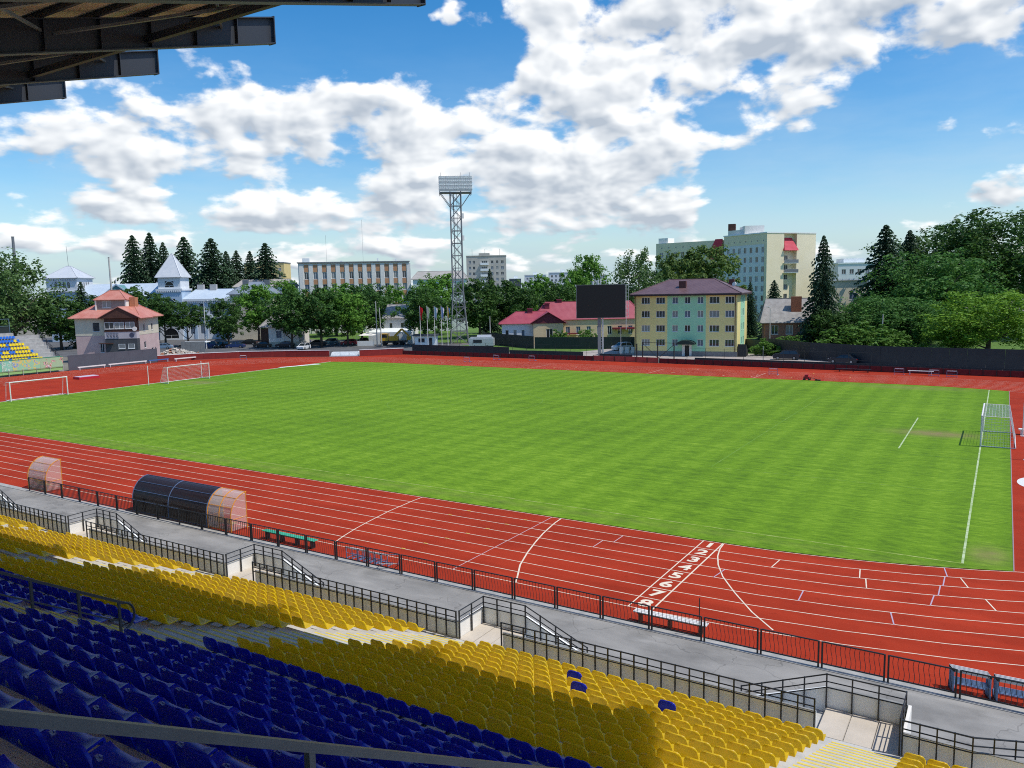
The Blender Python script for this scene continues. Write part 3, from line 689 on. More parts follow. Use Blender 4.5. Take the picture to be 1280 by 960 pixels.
# ---- crowd barrier along the track: panels of bent bars between pairs of posts
PW = 2.07
def bent_bar():
    mb = MB(); pts = [(0,0,.16)]
    for i in range(1,8): pts.append((.028*math.sin(2*PI*i/8), .01*math.sin(PI*i/8), .16+.76*i/8))
    pts.append((0,0,.92)); mb.tube(pts, .009, 4); return mb.mesh('bar', black_steel)
bb = bent_bar()
fr = MB().box(-.028,.028,-.028,.028,0,.97).box(PW-.19-.028,PW-.19+.028,-.028,.028,0,.97).mesh('post_pair', black_steel)
post = MB().box(-.028,.028,-.028,.028,0,.97).mesh('post', black_steel)
railm = MB().box(.028,PW-.12-.028,-.02,.02,-.02,.02).mesh('rail', black_steel)
def barrier(x, y, lab, thin=False):
    t = thing('barrier_panel', lab, 'barrier', (x,y,.03), 0, 'black barrier panels along the track edge')
    link('post', post, t, (0,0,-.03)); link('post', post, t, (PW-.12,0,-.03)); link('rail', railm, t, (0,0,.93)); link('rail', railm, t, (0,0,.15))
    n = 12
    if thin:
        mb = MB()
        for i in range(n): X = (PW-.12)*(i+1)/(n+1); mb.box(X-.01,X+.01,-.01,.01,.16,.92)
        o = mb.build('bars', black_steel, t)
    else:
        for i in range(n): link('bar', bb, t, ((PW-.12)*(i+1)/(n+1),0,0))
    return t
panel_x = [11.08-PW*i for i in range(-1, 29)]
for i, x in enumerate(panel_x):
    if -47.8 < x < -46.3: continue                      # opening by the clear dugout
    y = -11.47 if x > -30 else -11.40
    near = {0:'rightmost black barrier panel, cut by the picture edge',1:'black barrier panel in front of the right-hand stack of hurdles'}
    if i in near: l = near[i]
    elif x < -46: l = f'black barrier panel beyond the opening at the far left, {ordn(i-27)} one' if i > 27 else 'black barrier panel beyond the opening at the far left'
    else: l = f'black barrier panel with bent bars, {ordn(i)} left of the stacked hurdles panel' 
    barrier(x, y, l, x < -22)
MB().box(4.62,4.78,-11.53,-11.50,.80,.98).build('notice_plate', plaster_white, [o for o in COL.objects if o.name.startswith('barrier_panel')][4])

# ---- dugouts
clearp = clearmat('clear_polycarbonate', (.70,.60,.55), .40); darkp = clearmat('tinted_polycarbonate', (.035,.022,.018), .84)
orange_f = mat('orange_frame', (.72,.30,.03), .5); blue_f = mat('blue_frame', (.10,.16,.30), .5)
def vault(t, x0, x1, sheet, frame, mids, endL=True, endR=True):
    """quarter-round shelter: open to the pitch (+y), its back to the stand"""
    K = 10; prof = [(0,.12),(0,.8)]+[(1.15-1.15*math.cos(PI/2*i/K), .8+1.32*math.sin(PI/2*i/K)) for i in range(1,K+1)]
    cuts = [x0]+mids+[x1]
    for a, b in zip(cuts[:-1], cuts[1:]):
        mb = MB()
        for i in range(len(prof)-1):
            p, q = prof[i], prof[i+1]; mb.quad((a,p[0],p[1]),(b,p[0],p[1]),(b,q[0],q[1]),(a,q[0],q[1]))
            mb.quad((b,p[0]+.012,p[1]-.012),(a,p[0]+.012,p[1]-.012),(a,q[0]+.012,q[1]-.012),(b,q[0]+.012,q[1]-.012))
        mb.build('curved_sheet', sheet, t, True)
    for X in cuts: MB().tube([(X,p[0]-.012,p[1]+.012) for p in prof], .024, 5).build('rib', frame, t)
    for i in (0,1,4,7,len(prof)-1): MB().tube([(x0,prof[i][0]-.01,prof[i][1]+.01),(x1,prof[i][0]-.01,prof[i][1]+.01)], .018, 5).build('purlin', frame, t)
    for X, on in ((x0,endL),(x1,endR)):
        if on:
            mb = MB(); mb.poly([(X,p[0],p[1]) for p in prof]+[(X,1.08,2.08),(X,1.08,.12)]); mb.build('end_sheet', sheet, t)
            MB().tube([(X,1.08,0),(X,1.08,2.1)], .024, 5).tube([(X,0,.75),(X,1.08,.75)], .018, 5).tube([(X,0,0),(X,0,.2)], .02, 5).build('end_frame', frame, t)
def bucket_row(t, x0, n, col, z=.0):
    me = seat_mesh('dugout_seat', col)
    for i in range(n): link('bucket_seat', me, t, (x0+i*.5,.28,z), (0,0,0))
    MB().box(x0-.25,x0+(n-1)*.5+.25,.42,.52,z+.28,z+.33).build('seat_beam', grey_steel, t)
t = thing('team_dugout', 'long dark tinted vaulted dugout shelter at the track edge', 'dugout', (-33.2,-11.15,.0)); vault(t, 0, 7.0, darkp, blue_f, [3.5]); bucket_row(t, .5, 13, blue_pl)
t = thing('team_dugout', 'clear vaulted dugout with orange frame attached to the dark one', 'dugout', (-26.15,-11.12,.0)); vault(t, 0, 2.0, clearp, orange_f, [1.0]); bucket_row(t, .35, 3, yellow_pl)
t = thing('team_dugout', 'small clear dugout with orange frame standing alone at far left', 'dugout', (-45.4,-11.15,.0)); vault(t, 0, 2.3, clearp, orange_f, []); bucket_row(t, .45, 3, yellow_pl)
# ---- benches
def bench(label, x0, x1, y, top, legc, n):
    t = thing('bench', label, 'bench', (x0,y,0)); L = x1-x0
    for i in range(3): MB().box(0,L,-.17+.12*i,-.17+.12*i+.10,.43,.465).build('seat_slat', top, t)
    for i in range(n):
        X = .25+(L-.5)*i/(n-1); MB().box(X-.04,X+.04,-.14,.14,0,.43).build('leg', legc, t)
    MB().box(.1,L-.1,-.03,.03,.33,.428).build('rail', legc, t)
bench('low bench with green slatted seat behind the barrier', -21.9, -18.0, -10.75, mat('green_slat', (.05,.42,.25), .5, (.07,.5,.32), 3), black_steel, 4)
bench('low bench with white seat standing by the finish line', -.2, 2.75, -10.95, whitepaint, mat('brown_leg', (.10,.05,.03), .6), 3)
pt = thing('thin_pole', 'thin black pole leaning on the barrier by the white bench', 'pole', (2.5,-11.2,0)); MB().tube([(0,0,0),(.02,0,1.55)], .02, 6).build('shaft', black_steel, pt)
# ---- hurdles
hb = mat('hurdle_blue_steel', (.14,.24,.42), .4, (.25,.35,.5), 5, metal=.4)
hw = mat('hurdle_board', (.75,.74,.72), .5, (.6,.6,.6), 4)
def hurdle_meshes():
    base = MB(); 
    for X in (0,1.14): base.bar((X,0,.03),(X,.62,.03),.05,.05); base.bar((X,0,.03),(X,0,.80),.045,.045)
    base.bar((0,.6,.05),(1.14,.6,.05),.04,.04); base.bar((0,0,.42),(1.14,0,.42),.03,.03)
    return base.mesh('frame', hb), MB().box(-.03,1.17,-.02,.015,.76,.86).mesh('board', hw), MB().box(-.035,.05,-.025,.02,.765,.855).box(1.09,1.175,-.025,.02,.765,.855).mesh('board_stripe', black_steel)
hf, hbo, hst = hurdle_meshes()
def hurdle(label, loc, rzz=0, group=None, s=1.0, rx=0, par=None):
    t = thing('hurdle', label, 'hurdle', loc, rzz, group); t.scale = (s,s,s); t.rotation_euler = (rx,0,rzz)
    link('frame', hf, t); link('board', hbo, t); link('board_stripe', hst, t, (0,0,.001)); return t
k = 0
for i in range(5):
    hurdle(f'grey blue hurdle in the right-hand stack, {ordn(i+1)} from the track side', (10.75+.03*i,-10.75-.075*i,.0), .0, 'hurdles stacked by the barrier on the right', .9)
    hurdle(f'grey blue hurdle at the right picture edge, {ordn(i+1)} from the track side', (12.0+.02*i,-10.8-.075*i,.0), .03, 'hurdles stacked by the barrier on the right', .9)
for i in range(6):
    hurdle(f'low folded blue hurdle in the stack beside the green bench, {ordn(i+1)} from left', (-15.6+.36*i,-11.05+.03*(i%2),.0), .04*(i%3-1), 'folded hurdles stacked left of the middle', .72)
hurdle('blue hurdle tipped over at the right end of the middle stack', (-13.4,-10.95,.05), .5, None, .75, 1.2)
for loc, l, rr in (((-72.5,79.5,0),'white hurdle alone on the far track below the flagpoles',0),((-118.8,66.9,0),'white hurdle on the far bend near the car park wall',.7),((-69.5,84.8,0),'white hurdle on the far track left of the scoreboard post',0),((-62.2,85.6,0),'low white hurdle on the far track nearest the scoreboard post',0),((-17.1,78.2,0),'white hurdle on the far track behind the grass cutter',0),((3.2,84.0,0),'first white hurdle by the far barrier at the right',0),((5.4,83.6,0),'grey framed hurdle by the far barrier at the far right',0),((-1.2,84.4,0),'second white hurdle by the far barrier at the right',0)):
    t = hurdle(l, loc, rr, 'hurdles out on the far track', 1.08)
t = thing('long_jump_board', 'long white board lying by the far barrier', 'board', (.5,85.0,0)); MB().box(0,3.2,-.2,.2,.55,.62).build('top', whitepaint, t); MB().box(.2,.3,-.15,.15,0,.55).box(2.9,3.0,-.15,.15,0,.55).build('trestle', galv, t)
t = thing('bench', 'thin dark bench on the far track right of the grass cutter', 'bench', (-9.2,86.0,0)); MB().box(0,4.8,-.2,.2,.42,.47).build('seat', black_steel, t); MB().box(.4,.5,-.15,.15,0,.42).box(2.3,2.4,-.15,.15,0,.42).box(4.3,4.4,-.15,.15,0,.42).build('legs', black_steel, t)
# grass cutter at the far touchline
t = thing('line_machine', 'small red wheeled machine at the far edge of the grass', 'machine', (-11.2,73.2,.0))
redp = mat('red_paint', (.45,.02,.04), .45)
MB().box(0,.8,-.25,.25,.18,.50).box(.15,.6,-.2,.2,.5,.78).build('body', redp, t)
for X in (.1,.75):
    for s in (-1,1): MB().tube([(X,.27*s,.15),(X,.33*s,.15)], .15, 12).build('wheel', black_steel, t)
MB().bar((.8,0,.4),(1.9,0,.12),.05,.05).box(1.5,2.2,-.15,.15,.0,.16).build('tow_bar', black_steel, t)

# ---- goals
netm = clearmat('goal_net', (.8,.82,.84), .9)
def goal(label, x, yc, s, fresh=True, wd=7.32, ht=2.44, dep=2.0, full=True, step=.22, r=.06, top=.9):
    """mouth in the plane x, net towards +x*s"""
    t = thing('football_goal', label, 'goal', (x,yc,.03)); h = wd/2
    MB().tube([(0,-h,0),(0,-h,ht)], r, 8).build('post', whitepaint, t); MB().tube([(0,h,0),(0,h,ht)], r, 8).build('post', whitepaint, t)
    MB().tube([(0,-h-r,ht),(0,h+r,ht)], r, 8).build('crossbar', whitepaint, t)
    MB().tube([(0,-h,.04),(dep*s,-h,.04),(dep*s,h,.04),(0,h,.04)], r*.7, 6).build('base_frame', whitepaint, t)
    mb = MB()
    for y in (-h,h): mb.tube([(0,y,ht),(top*s,y,ht-.02),(dep*s,y,.05)], r*.45, 6)
    mb.build('stay', whitepaint, t)
    if full:
        nb = MB(); w = .011
        prof = [(0,ht),(top*s,ht-.02),(dep*s,.05)]
        L = [math.dist(prof[i],prof[i+1]) for i in range(2)]; tot = sum(L)
        def P(d):
            if d <= L[0]: q = d/L[0]; return (prof[0][0]+(prof[1][0]-prof[0][0])*q, prof[0][1]+(prof[1][1]-prof[0][1])*q)
            q = (d-L[0])/L[1]; sag = .18*math.sin(PI*q)*s; return (prof[1][0]+(prof[2][0]-prof[1][0])*q-sag*.0, prof[1][1]+(prof[2][1]-prof[1][1])*q)
        n = int(wd/step); 
        for i in range(n+1):
            y = -h+wd*i/n
            for d0, d1 in ((0,L[0]),(L[0],tot)):
                a = P(d0); b = P(d1); nb.bar((a[0],y,a[1]),(b[0],y,b[1]),w)
        m = int(tot/step)
        for j in range(m+1):
            a = P(tot*j/m); nb.bar((a[0],-h,a[1]),(a[0],h,a[1]),w)
        for y in (-h,h):
            j = 0.0
            while j < dep:
                q = j; z = ht if q < top else ht*(1-(q-top)/(dep-top)); nb.bar((q*s,y,.04),(q*s,y,z),w); j += step
            j = step
            while j < ht:
                xm = top+(dep-top)*(1-j/ht); nb.bar((0,y,j),(xm*s,y,j),w); j += step
        nb.build('net', netm, t)
    return t
goal('white football goal with hanging net at the right end of the pitch', GX1, 36.65, 1, dep=2.35, top=1.9)
goal('white football goal with net at the far left end of the pitch', GX0, 37.6, -1, dep=2.0)
goal('spare white goal without net beside the left end, nearest the track', -96.5, 16.2, -1, dep=1.3, full=False, r=.075)
for loc, h, l in (((-95.4,31.2,0),2.95,'single white net pole left of the far goal'),((-98,42.3,0),2.6,'single white net pole at the right of the far goal'),((13.5,39.4,0),2.9,'white net pole behind the right goal, farther one'),((13.55,29.0,0),2.9,'white net pole at the picture edge, nearer one')):
    t = thing('net_pole', l, 'pole', loc, 0, 'white poles behind the goals'); MB().tube([(0,0,0),(0,0,h)], .05, 8).build('shaft', whitepaint, t); MB().box(-.15,.15,-.15,.15,0,.03).build('foot', whitepaint, t)
t = thing('low_bench', 'low white bench behind the right goal', 'bench', (13.2,40.2,0)); MB().box(0,2.2,-.3,.3,.40,.5).build('seat', whitepaint, t); MB().box(.15,.3,-.25,.25,0,.4).box(1.9,2.05,-.25,.25,0,.4).build('legs', whitepaint, t)
t = thing('sand_cover', 'pale flat cover lying on the track at the far left corner', 'cover', (-98.5,58.6,.012), .0); MB().poly([(0,0,0),(.9,-.2,0),(3.2,7.4,0),(2.2,7.7,0)]).poly([(0,0,.02),(.9,-.2,.02),(3.2,7.4,.02),(2.2,7.7,.02)]).build('sheet', plaster_grey, t)
t = thing('landing_mat', 'red landing mat with pale top on the left bend', 'mat', (-116.2,31.6,0)); MB().box(0,1.8,0,3.4,0,.35).build('mat_body', redp, t); MB().box(.1,1.7,.1,3.3,.35,.42).build('mat_top', mat('mat_pale', (.55,.50,.58), .7), t)

# ================================================================== BEYOND THE TRACK
pane_dark = glassmat('window_glass', (.035,.042,.05)); pane_pale = glassmat('window_glass_curtained', (.22,.23,.23), .15); pane_black = glassmat('window_open_dark', (.01,.01,.012), .3); pane_blue = glassmat('window_glass_sky', (.10,.14,.19), .08)
PANES = [pane_dark, pane_dark, pane_pale, pane_blue, pane_black]
WC = {}
def window_mesh(w, h, style):
    """frame (origin bottom-left, outside towards -y) and pane for an opening w x h"""
    key = (round(w,2), round(h,2), style)
    if key in WC: return WC[key]
    f = MB(); b = .07 if w > .7 else .05
    if style == 'arch':
        r = w/2; K = 8; hc = h-r
        for a0, a1 in (((0,0),(0,hc)),((w,0),(w,hc)),((0,0),(w,0)),((0,hc),(w,hc)),((r,0),(r,hc))): f.bar((a0[0],.02,a0[1]),(a1[0],.02,a1[1]),b,.06,up=Vector((0,1,0)))
        pts = [(r-r*math.cos(PI*i/K),.02,hc+r*math.sin(PI*i/K)) for i in range(K+1)]
        for i in range(K): f.bar(pts[i],pts[i+1],.16,.16,up=Vector((0,1,0)))
        p = MB().poly([(0,.03,0),(w,.03,0)]+[(r+r*math.cos(PI*i/K),.03,hc+r*math.sin(PI*i/K)) for i in range(K+1)])
    else:
        f.box(0,w,0,.06,0,b).box(0,w,0,.06,h-b,h).box(0,b,0,.06,b,h-b).box(w-b,w,0,.06,b,h-b)
        n = {'1':0,'2':1,'3':2,'4':3}.get(style[0],1)
        for i in range(n): X = w*(i+1)/(n+1); f.box(X-.035,X+.035,.002,.058,b,h-b)
        if 't' in style: f.box(b,w-b,.004,.056,h*.68,h*.68+.06)
        f.box(-.05,w+.05,-.14,-.002,-.06,-.01)
        p = MB().quad((b*.5,.035,b*.5),(w-b*.5,.035,b*.5),(w-b*.5,.035,h-b*.5),(b*.5,.035,h-b*.5))
    WC[key] = (f, p, {}); return WC[key]
def put_window(parent, loc, ang, w, h, style, frame, pane):
    f, p, cache = window_mesh(w, h, style)
    k1 = ('f',frame.name); k2 = ('p',pane.name)
    if k1 not in cache: cache[k1] = f.mesh('window', frame)
    if k2 not in cache: cache[k2] = p.mesh('pane', pane)
    o = link('window', cache[k1], parent, loc, (0,0,ang)); link('pane', cache[k2], o); return o
def facade(mb, a, b, z0, z1, openings, m=0, reveal=.16):
    """wall sheet a->b (outside on the right-hand side) with recessed openings (s0,s1,t0,t1)"""
    a = Vector((*a,0)); b = Vector((*b,0)); d = b-a; L = d.length; d.normalize(); n = Vector((d.y,-d.x,0))
    xs = sorted({0.0,L,*[q for o in openings for q in o[:2]]}); zs = sorted({z0,z1,*[q for o in openings for q in o[2:4]]})
    P = lambda s, z, y=0: tuple(a+d*s-n*y+Vector((0,0,z)))
    for i in range(len(xs)-1):
        j0 = None
        for j in range(len(zs)-1):
            cx, cz = (xs[i]+xs[i+1])/2, (zs[j]+zs[j+1])/2
            if any(o[0] < cx < o[1] and o[2] < cz < o[3] for o in openings): continue
            mb.quad(P(xs[i],zs[j]),P(xs[i+1],zs[j]),P(xs[i+1],zs[j+1]),P(xs[i],zs[j+1]), m)
    for o in openings:
        s0,s1,t0,t1 = o[:4]
        mb.quad(P(s0,t0),P(s1,t0),P(s1,t0,reveal),P(s0,t0,reveal),m); mb.quad(P(s0,t1,reveal),P(s1,t1,reveal),P(s1,t1),P(s0,t1),m)
        mb.quad(P(s0,t0),P(s0,t0,reveal),P(s0,t1,reveal),P(s0,t1),m); mb.quad(P(s1,t0,reveal),P(s1,t0),P(s1,t1),P(s1,t1,reveal),m)
def walls(t, pts, z0, z1, ops, m, frame=None, panes=None, name='wall', pick=None):
    """closed wall ring over a CCW footprint in t's frame; ops = {edge: [(s0,s1,t0,t1,style)]}"""
    mb = MB(); k = len(pts)
    for i in range(k):
        a, b = pts[i], pts[(i+1)%k]; facade(mb, a, b, z0, z1, ops.get(i, []))
        d = Vector((b[0]-a[0],b[1]-a[1])).normalized(); n = Vector((d.y,-d.x)); ang = math.atan2(d.y,d.x)
        for o in ops.get(i, []):
            st = o[4] if len(o) > 4 else '2'
            if st == 'none': continue
            p = Vector(a[:2])+d*o[0]-n*.09
            put_window(t, (p.x,p.y,o[2]), ang, o[1]-o[0], o[3]-o[2], st, frame or white_frame, (panes or PANES)[R.randrange(len(panes or PANES))])
    mb.poly([(p[0],p[1],z1) for p in pts])
    return mb.build(name, m, t)
white_frame = mat('white_window_frame', (.74,.75,.75), .5)
def grid(s0, n, ds, w, t0, m, dt, h, style='2', skip=()):
    return [(s0+i*ds, s0+i*ds+w, t0+j*dt, t0+j*dt+h, style) for i in range(n) for j in range(m) if (i,j) not in skip]
def hip(t, pts4, z, hgt, over, ridge, m, name='roof', thick=.12):
    """hip roof over a 4-point CCW footprint, ridge parallel to edge 0; ridge = inset fraction"""
    P = [Vector((*p,0)) for p in pts4]; c = sum(P, Vector())/4
    E = [p+(p-c).normalized()*over*1.3 for p in P]
    d = (P[1]-P[0]).normalized(); L = (P[1]-P[0]).length
    m1 = (E[0]+E[3])/2+d*(L*ridge); m2 = (E[1]+E[2])/2-d*(L*ridge)
    Z = lambda v, zz: (v.x,v.y,zz)
    mb = MB(); R1, R2 = Z(m1,z+hgt), Z(m2,z+hgt); e = [Z(q,z) for q in E]; e2 = [Z(q,z-thick) for q in E]
    mb.quad(e[0],e[1],R2,R1); mb.quad(e[2],e[3],R1,R2); mb.poly([e[1],e[2],R2]); mb.poly([e[3],e[0],R1])
    for i in range(4): j = (i+1)%4; mb.quad(e2[i],e2[j],e[j],e[i])
    mb.poly(e2[::-1]); o = mb.build(name, m, t)
    rb = MB()
    for a, b in ((e[0],R1),(e[1],R2),(e[2],R2),(e[3],R1),(R1,R2)): rb.bar(Vector(a)+Vector((0,0,.03)),Vector(b)+Vector((0,0,.03)),.22,.08)
    rb.build('ridge_cap', m, o); return o
def rect(x0, y0, w, dpt): return [(x0,y0),(x0+w,y0),(x0+w,y0+dpt),(x0,y0+dpt)]

# ---- perimeter: low red wall round the far bend, board fence along the far straight
redwall = mat('dark_red_wall', (.20,.022,.020), .7, (.26,.032,.026), .8, 6); redfence = mat('dark_red_boards', (.10,.016,.018), .7, (.15,.022,.022), 1.5)
lightred = mat('faded_red_boards', (.42,.11,.08), .7, (.36,.08,.06), 1.2)
def poly_wall(name, label, pts, h, th, m, panel, part='wall_panel', cap=None, cat='wall', posts=None):
    t = thing(name, label, cat, (pts[0][0],pts[0][1],0)); o = Vector((*pts[0],0))
    for a, b in zip(pts[:-1], pts[1:]):
        a = Vector((*a,0))-o; b = Vector((*b,0))-o; d = b-a; n = max(1,round(d.length/panel)); u = d.normalized(); ang = math.atan2(u.y,u.x)
        me = MB().box(.006,d.length/n-.006,-th/2,th/2,0,h).mesh(part, m)
        for i in range(n): link(part, me, t, a+d*(i/n), (0,0,ang+R.uniform(-.004,.004)))
        if cap:
            MB().box(0,d.length,-th/2-.04,th/2+.04,h+.004,h+.08).build('wall_cap', cap, t).matrix_local = Matrix.Translation(a) @ Matrix.Rotation(ang,4,'Z')
        if posts:
            pm2 = MB().box(-.05,.05,-th/2-.1,-th/2-.005,0,h+.05).mesh('post', posts)
            for i in range(n+1): link('post', pm2, t, a+d*(i/n), (0,0,ang))
    return t
poly_wall('perimeter_wall', 'low dark red wall curving round the far left bend below the car park', [(-132.2,57.6),(-129.6,63.4),(-123.4,70.6),(-115.2,75.7),(-106.7,79.6)], 1.25, .25, redwall, 2.5, cap=plaster_grey)
poly_wall('perimeter_wall', 'short dark red wall right of the access steps, before the flagpoles', [(-100.9,82.4),(-94.8,89.2)], 1.25, .25, redwall, 2.5, cap=plaster_grey)
t = thing('access_steps', 'pale concrete access steps through the red wall', 'steps', (-106.5,79.5,0), math.atan2(2.9,5.6))
for i in range(5): MB().box(.1,6.1,.3*i,.3*i+3-.3*i,0 if i == 0 else .16*i-.0,.16*(i+1)).build('step', plaster_grey, t)
for X in (.2,2.2,4.1,6.0): MB().tube([(X,.1,0),(X,.1,1.0)], .03, 6).build('rail_post', black_steel, t)
MB().tube([(.2,.1,1.0),(6.0,.1,1.0)], .03, 6).build('rail', black_steel, t)
poly_wall('board_fence', 'low dark red board fence along the far straight under the scoreboard', [(-94.6,88.8),(-72,88.8),(-51,89.4)], .85, .06, redfence, 1.6, 'board_panel', cat='fence', posts=black_steel)
poly_wall('board_fence', 'faded red gate boards in the far fence by the yellow building', [(-50.9,89.4),(-38.4,89.1)], .95, .06, lightred, 2.1, 'board_panel', cat='fence', posts=black_steel)
poly_wall('board_fence', 'low dark red board fence along the far straight at right', [(-38.2,89.1),(-16,88),(14.4,86.6)], .85, .06, redfence, 1.6, 'board_panel', cat='fence', posts=black_steel)
blackfence = mat('black_profiled_sheet', (.016,.019,.026), .5, (.024,.027,.034), .7, spec=.4, extra=ribs('X', 3.0, .35))
slate = mat('slate_sheet', (.075,.085,.105), .55, (.09,.10,.12), .6, spec=.35, extra=ribs('X', 3.0, .3))
darkgreen = mat('dark_green_sheet', (.018,.032,.028), .55, (.025,.04,.034), .8, extra=ribs('X', 3.0, .3))
poly_wall('low_wall', 'black sheet wall behind the flagpoles along the far straight', [(-94.4,91.6),(-82,91.4),(-70,91.2)], 1.9, .08, blackfence, 2.6, 'sheet_panel', cat='wall')
poly_wall('low_wall', 'lower black sheet wall left of the scoreboard post', [(-69.9,91.2),(-54.2,91.8)], 1.35, .08, blackfence, 2.6, 'sheet_panel')
poly_wall('low_wall', 'low black sheet strip between scoreboard post and gate', [(-50.9,91.9),(-44.3,91.6)], 1.1, .08, blackfence, 2.2, 'sheet_panel')
poly_wall('low_wall', 'long low black sheet strip along the paved yard at right', [(-32.5,90.6),(-16,89.9),(14.4,88.4)], 1.0, .08, blackfence, 2.6, 'sheet_panel')
poly_wall('sheet_fence', 'tall black sheet metal fence along the right of the yard', [(-25.7,112.2),(-16.5,103.6),(-4.7,98),(14.5,96.9),(48,96)], 3.0, .06, blackfence, 2.5, 'sheet_panel', cat='fence')
poly_wall('sheet_fence', 'dark green sheet fence beside the yellow building', [(-31.5,117.5),(-25.8,112.3)], 2.5, .06, darkgreen, 2.5, 'sheet_panel', cat='fence')
poly_wall('sheet_fence', 'dark green sheet fence in front of the peach wing', [(-75.6,110.8),(-66,113.2),(-54.9,117.0),(-51.2,114.5)], 2.55, .06, darkgreen, 2.5, 'sheet_panel', cat='fence')
poly_wall('sheet_fence', 'black sheet fence receding left of the crimson roofed house', [(-101,128),(-94.9,120.3),(-75.8,110.7)], 2.75, .06, blackfence, 2.5, 'sheet_panel', cat='fence')
poly_wall('sheet_fence', 'slate grey sheet fence in front of the red roofed house', [(-131.9,39.6),(-131.8,57.2)], 2.75, .08, slate, 2.9, 'sheet_panel', cat='fence')
poly_wall('sheet_fence', 'slate grey fence return beside the red roofed house', [(-131.8,57.3),(-136.5,60.2)], 2.75, .08, slate, 2.6, 'sheet_panel', cat='fence')
# thin posts of the mesh fence by the lawn
t = thing('wire_fence', 'thin dark posts of a wire fence along the lawn', 'fence', (-88,95.2,0))
for i in range(26):
    X = i*3.3-(0 if i < 16 else -.0); y = -.05*i
    if 13 < i < 16: continue
    MB().tube([(X,y,0),(X,y,2.3)], .035, 6).build('post', black_steel, t)
for z in (1.0,2.25): MB().tube([(0,0,z),(42,-.65,z)], .012, 4).tube([(53,-.8,z),(82,-1.25,z)], .012, 4).build('wire', black_steel, t)
t = thing('steel_gate', 'black braced steel gate in front of the yellow building', 'gate', (-43.4,91.5,0))
for X, h in ((0,3.1),(1.1,3.4),(3.9,3.4),(6.9,3.4)): MB().bar((X,0,0),(X,0,h),.16,.16).build('post', black_steel, t)
MB().bar((1.1,.2,3.1),(3.9,.2,.6),.08,.08).bar((3.9,.25,.6),(6.9,.25,3.1),.08,.08).build('brace', black_steel, t)
MB().bar((1.1,0,3.32),(6.9,0,3.32),.08,.08).build('top_rail', black_steel, t)

# ---- scoreboard
t = thing('scoreboard', 'large black video scoreboard on a grey steel post', 'scoreboard', (-51.8,94.4,0), math.radians(30))
MB().box(-4.5,4.55,-.45,.25,7.5,13.65).build('screen_case', grey_steel, t); MB().box(-4.42,4.47,-.47,-.453,7.58,13.57).build('screen', mat('led_panel', (.012,.013,.016), .55, spec=.25), t)
MB().box(-.55,.05,-.1,.5,0,7.5).build('post', mat('post_grey', (.20,.21,.22), .5), t); MB().box(.25,.5,-.1,.5,0,7.5).build('post', galv, t)
for i in range(14): MB().box(.07,.23,.0,.4,.6+.5*i,.66+.5*i).build('ladder_rung', galv, t)
MB().bar((4.7,.1,5.2),(4.7,.1,13.6),.1,.1).bar((5.15,.1,7.5),(5.15,.1,13.6),.06,.06).build('side_ladder', galv, t)
for i in range(9): MB().bar((4.7,.1,7.7+.72*i),(5.15,.1,7.7+.72*i),.05,.05).build('ladder_rung', galv, t)
for i, X in enumerate((-1.4,-.5,.0)): MB().tube([(X,0,13.65),(X,0,14.3+.2*i)], .22-.04*i, 8).build('loudspeaker', galv, t)

# ---- flagpoles
for (x, y, l, cols) in ((-93.1,92.9,'flagpole with red flag, leftmost of five',[(.55,.01,.02)]),(-91.2,92.9,'flagpole with pale green and white flag, second from left',[(.62,.68,.50),(.25,.45,.2)]),(-89.3,92.9,'flagpole with light blue and white flag, middle of five',[(.25,.52,.62),(.7,.75,.75)]),(-87.5,92.9,'flagpole with blue and white flag, second from right',[(.2,.35,.62),(.72,.75,.78)]),(-85.5,92.3,'flagpole with yellow and blue flag, rightmost of five',[(.70,.52,.02),(.06,.16,.42)])):
    t = thing('flagpole', l, 'flagpole', (x,y,0), 0, 'flagpoles behind the far straight'); MB().tube([(0,0,0),(0,0,10.0)], .075, 8, r2=.045).build('pole', mat('pole_white', (.68,.68,.66), .5), t)
    fl = MB(); n = 7; dx = R.choice((.5,.75,.65))
    for i in range(n):
        for j in range(3):
            def q(i, j): 
                fx = dx*j/3*(1-.25*i/n)+.08; return (fx, .14*math.sin(j*2.3+i*.9)*j/3, 9.8-2.0*i/n-.7*j/3*(.4+i/n))
            fl.quad(q(i,j),q(i,j+1),q(i+1,j+1),q(i+1,j),0 if j < 2 or len(cols) == 1 else 1)
    fl.build('flag', [mat('flag_%d%d' % (int(x), k), c, .8) for k, c in enumerate(cols)], t)

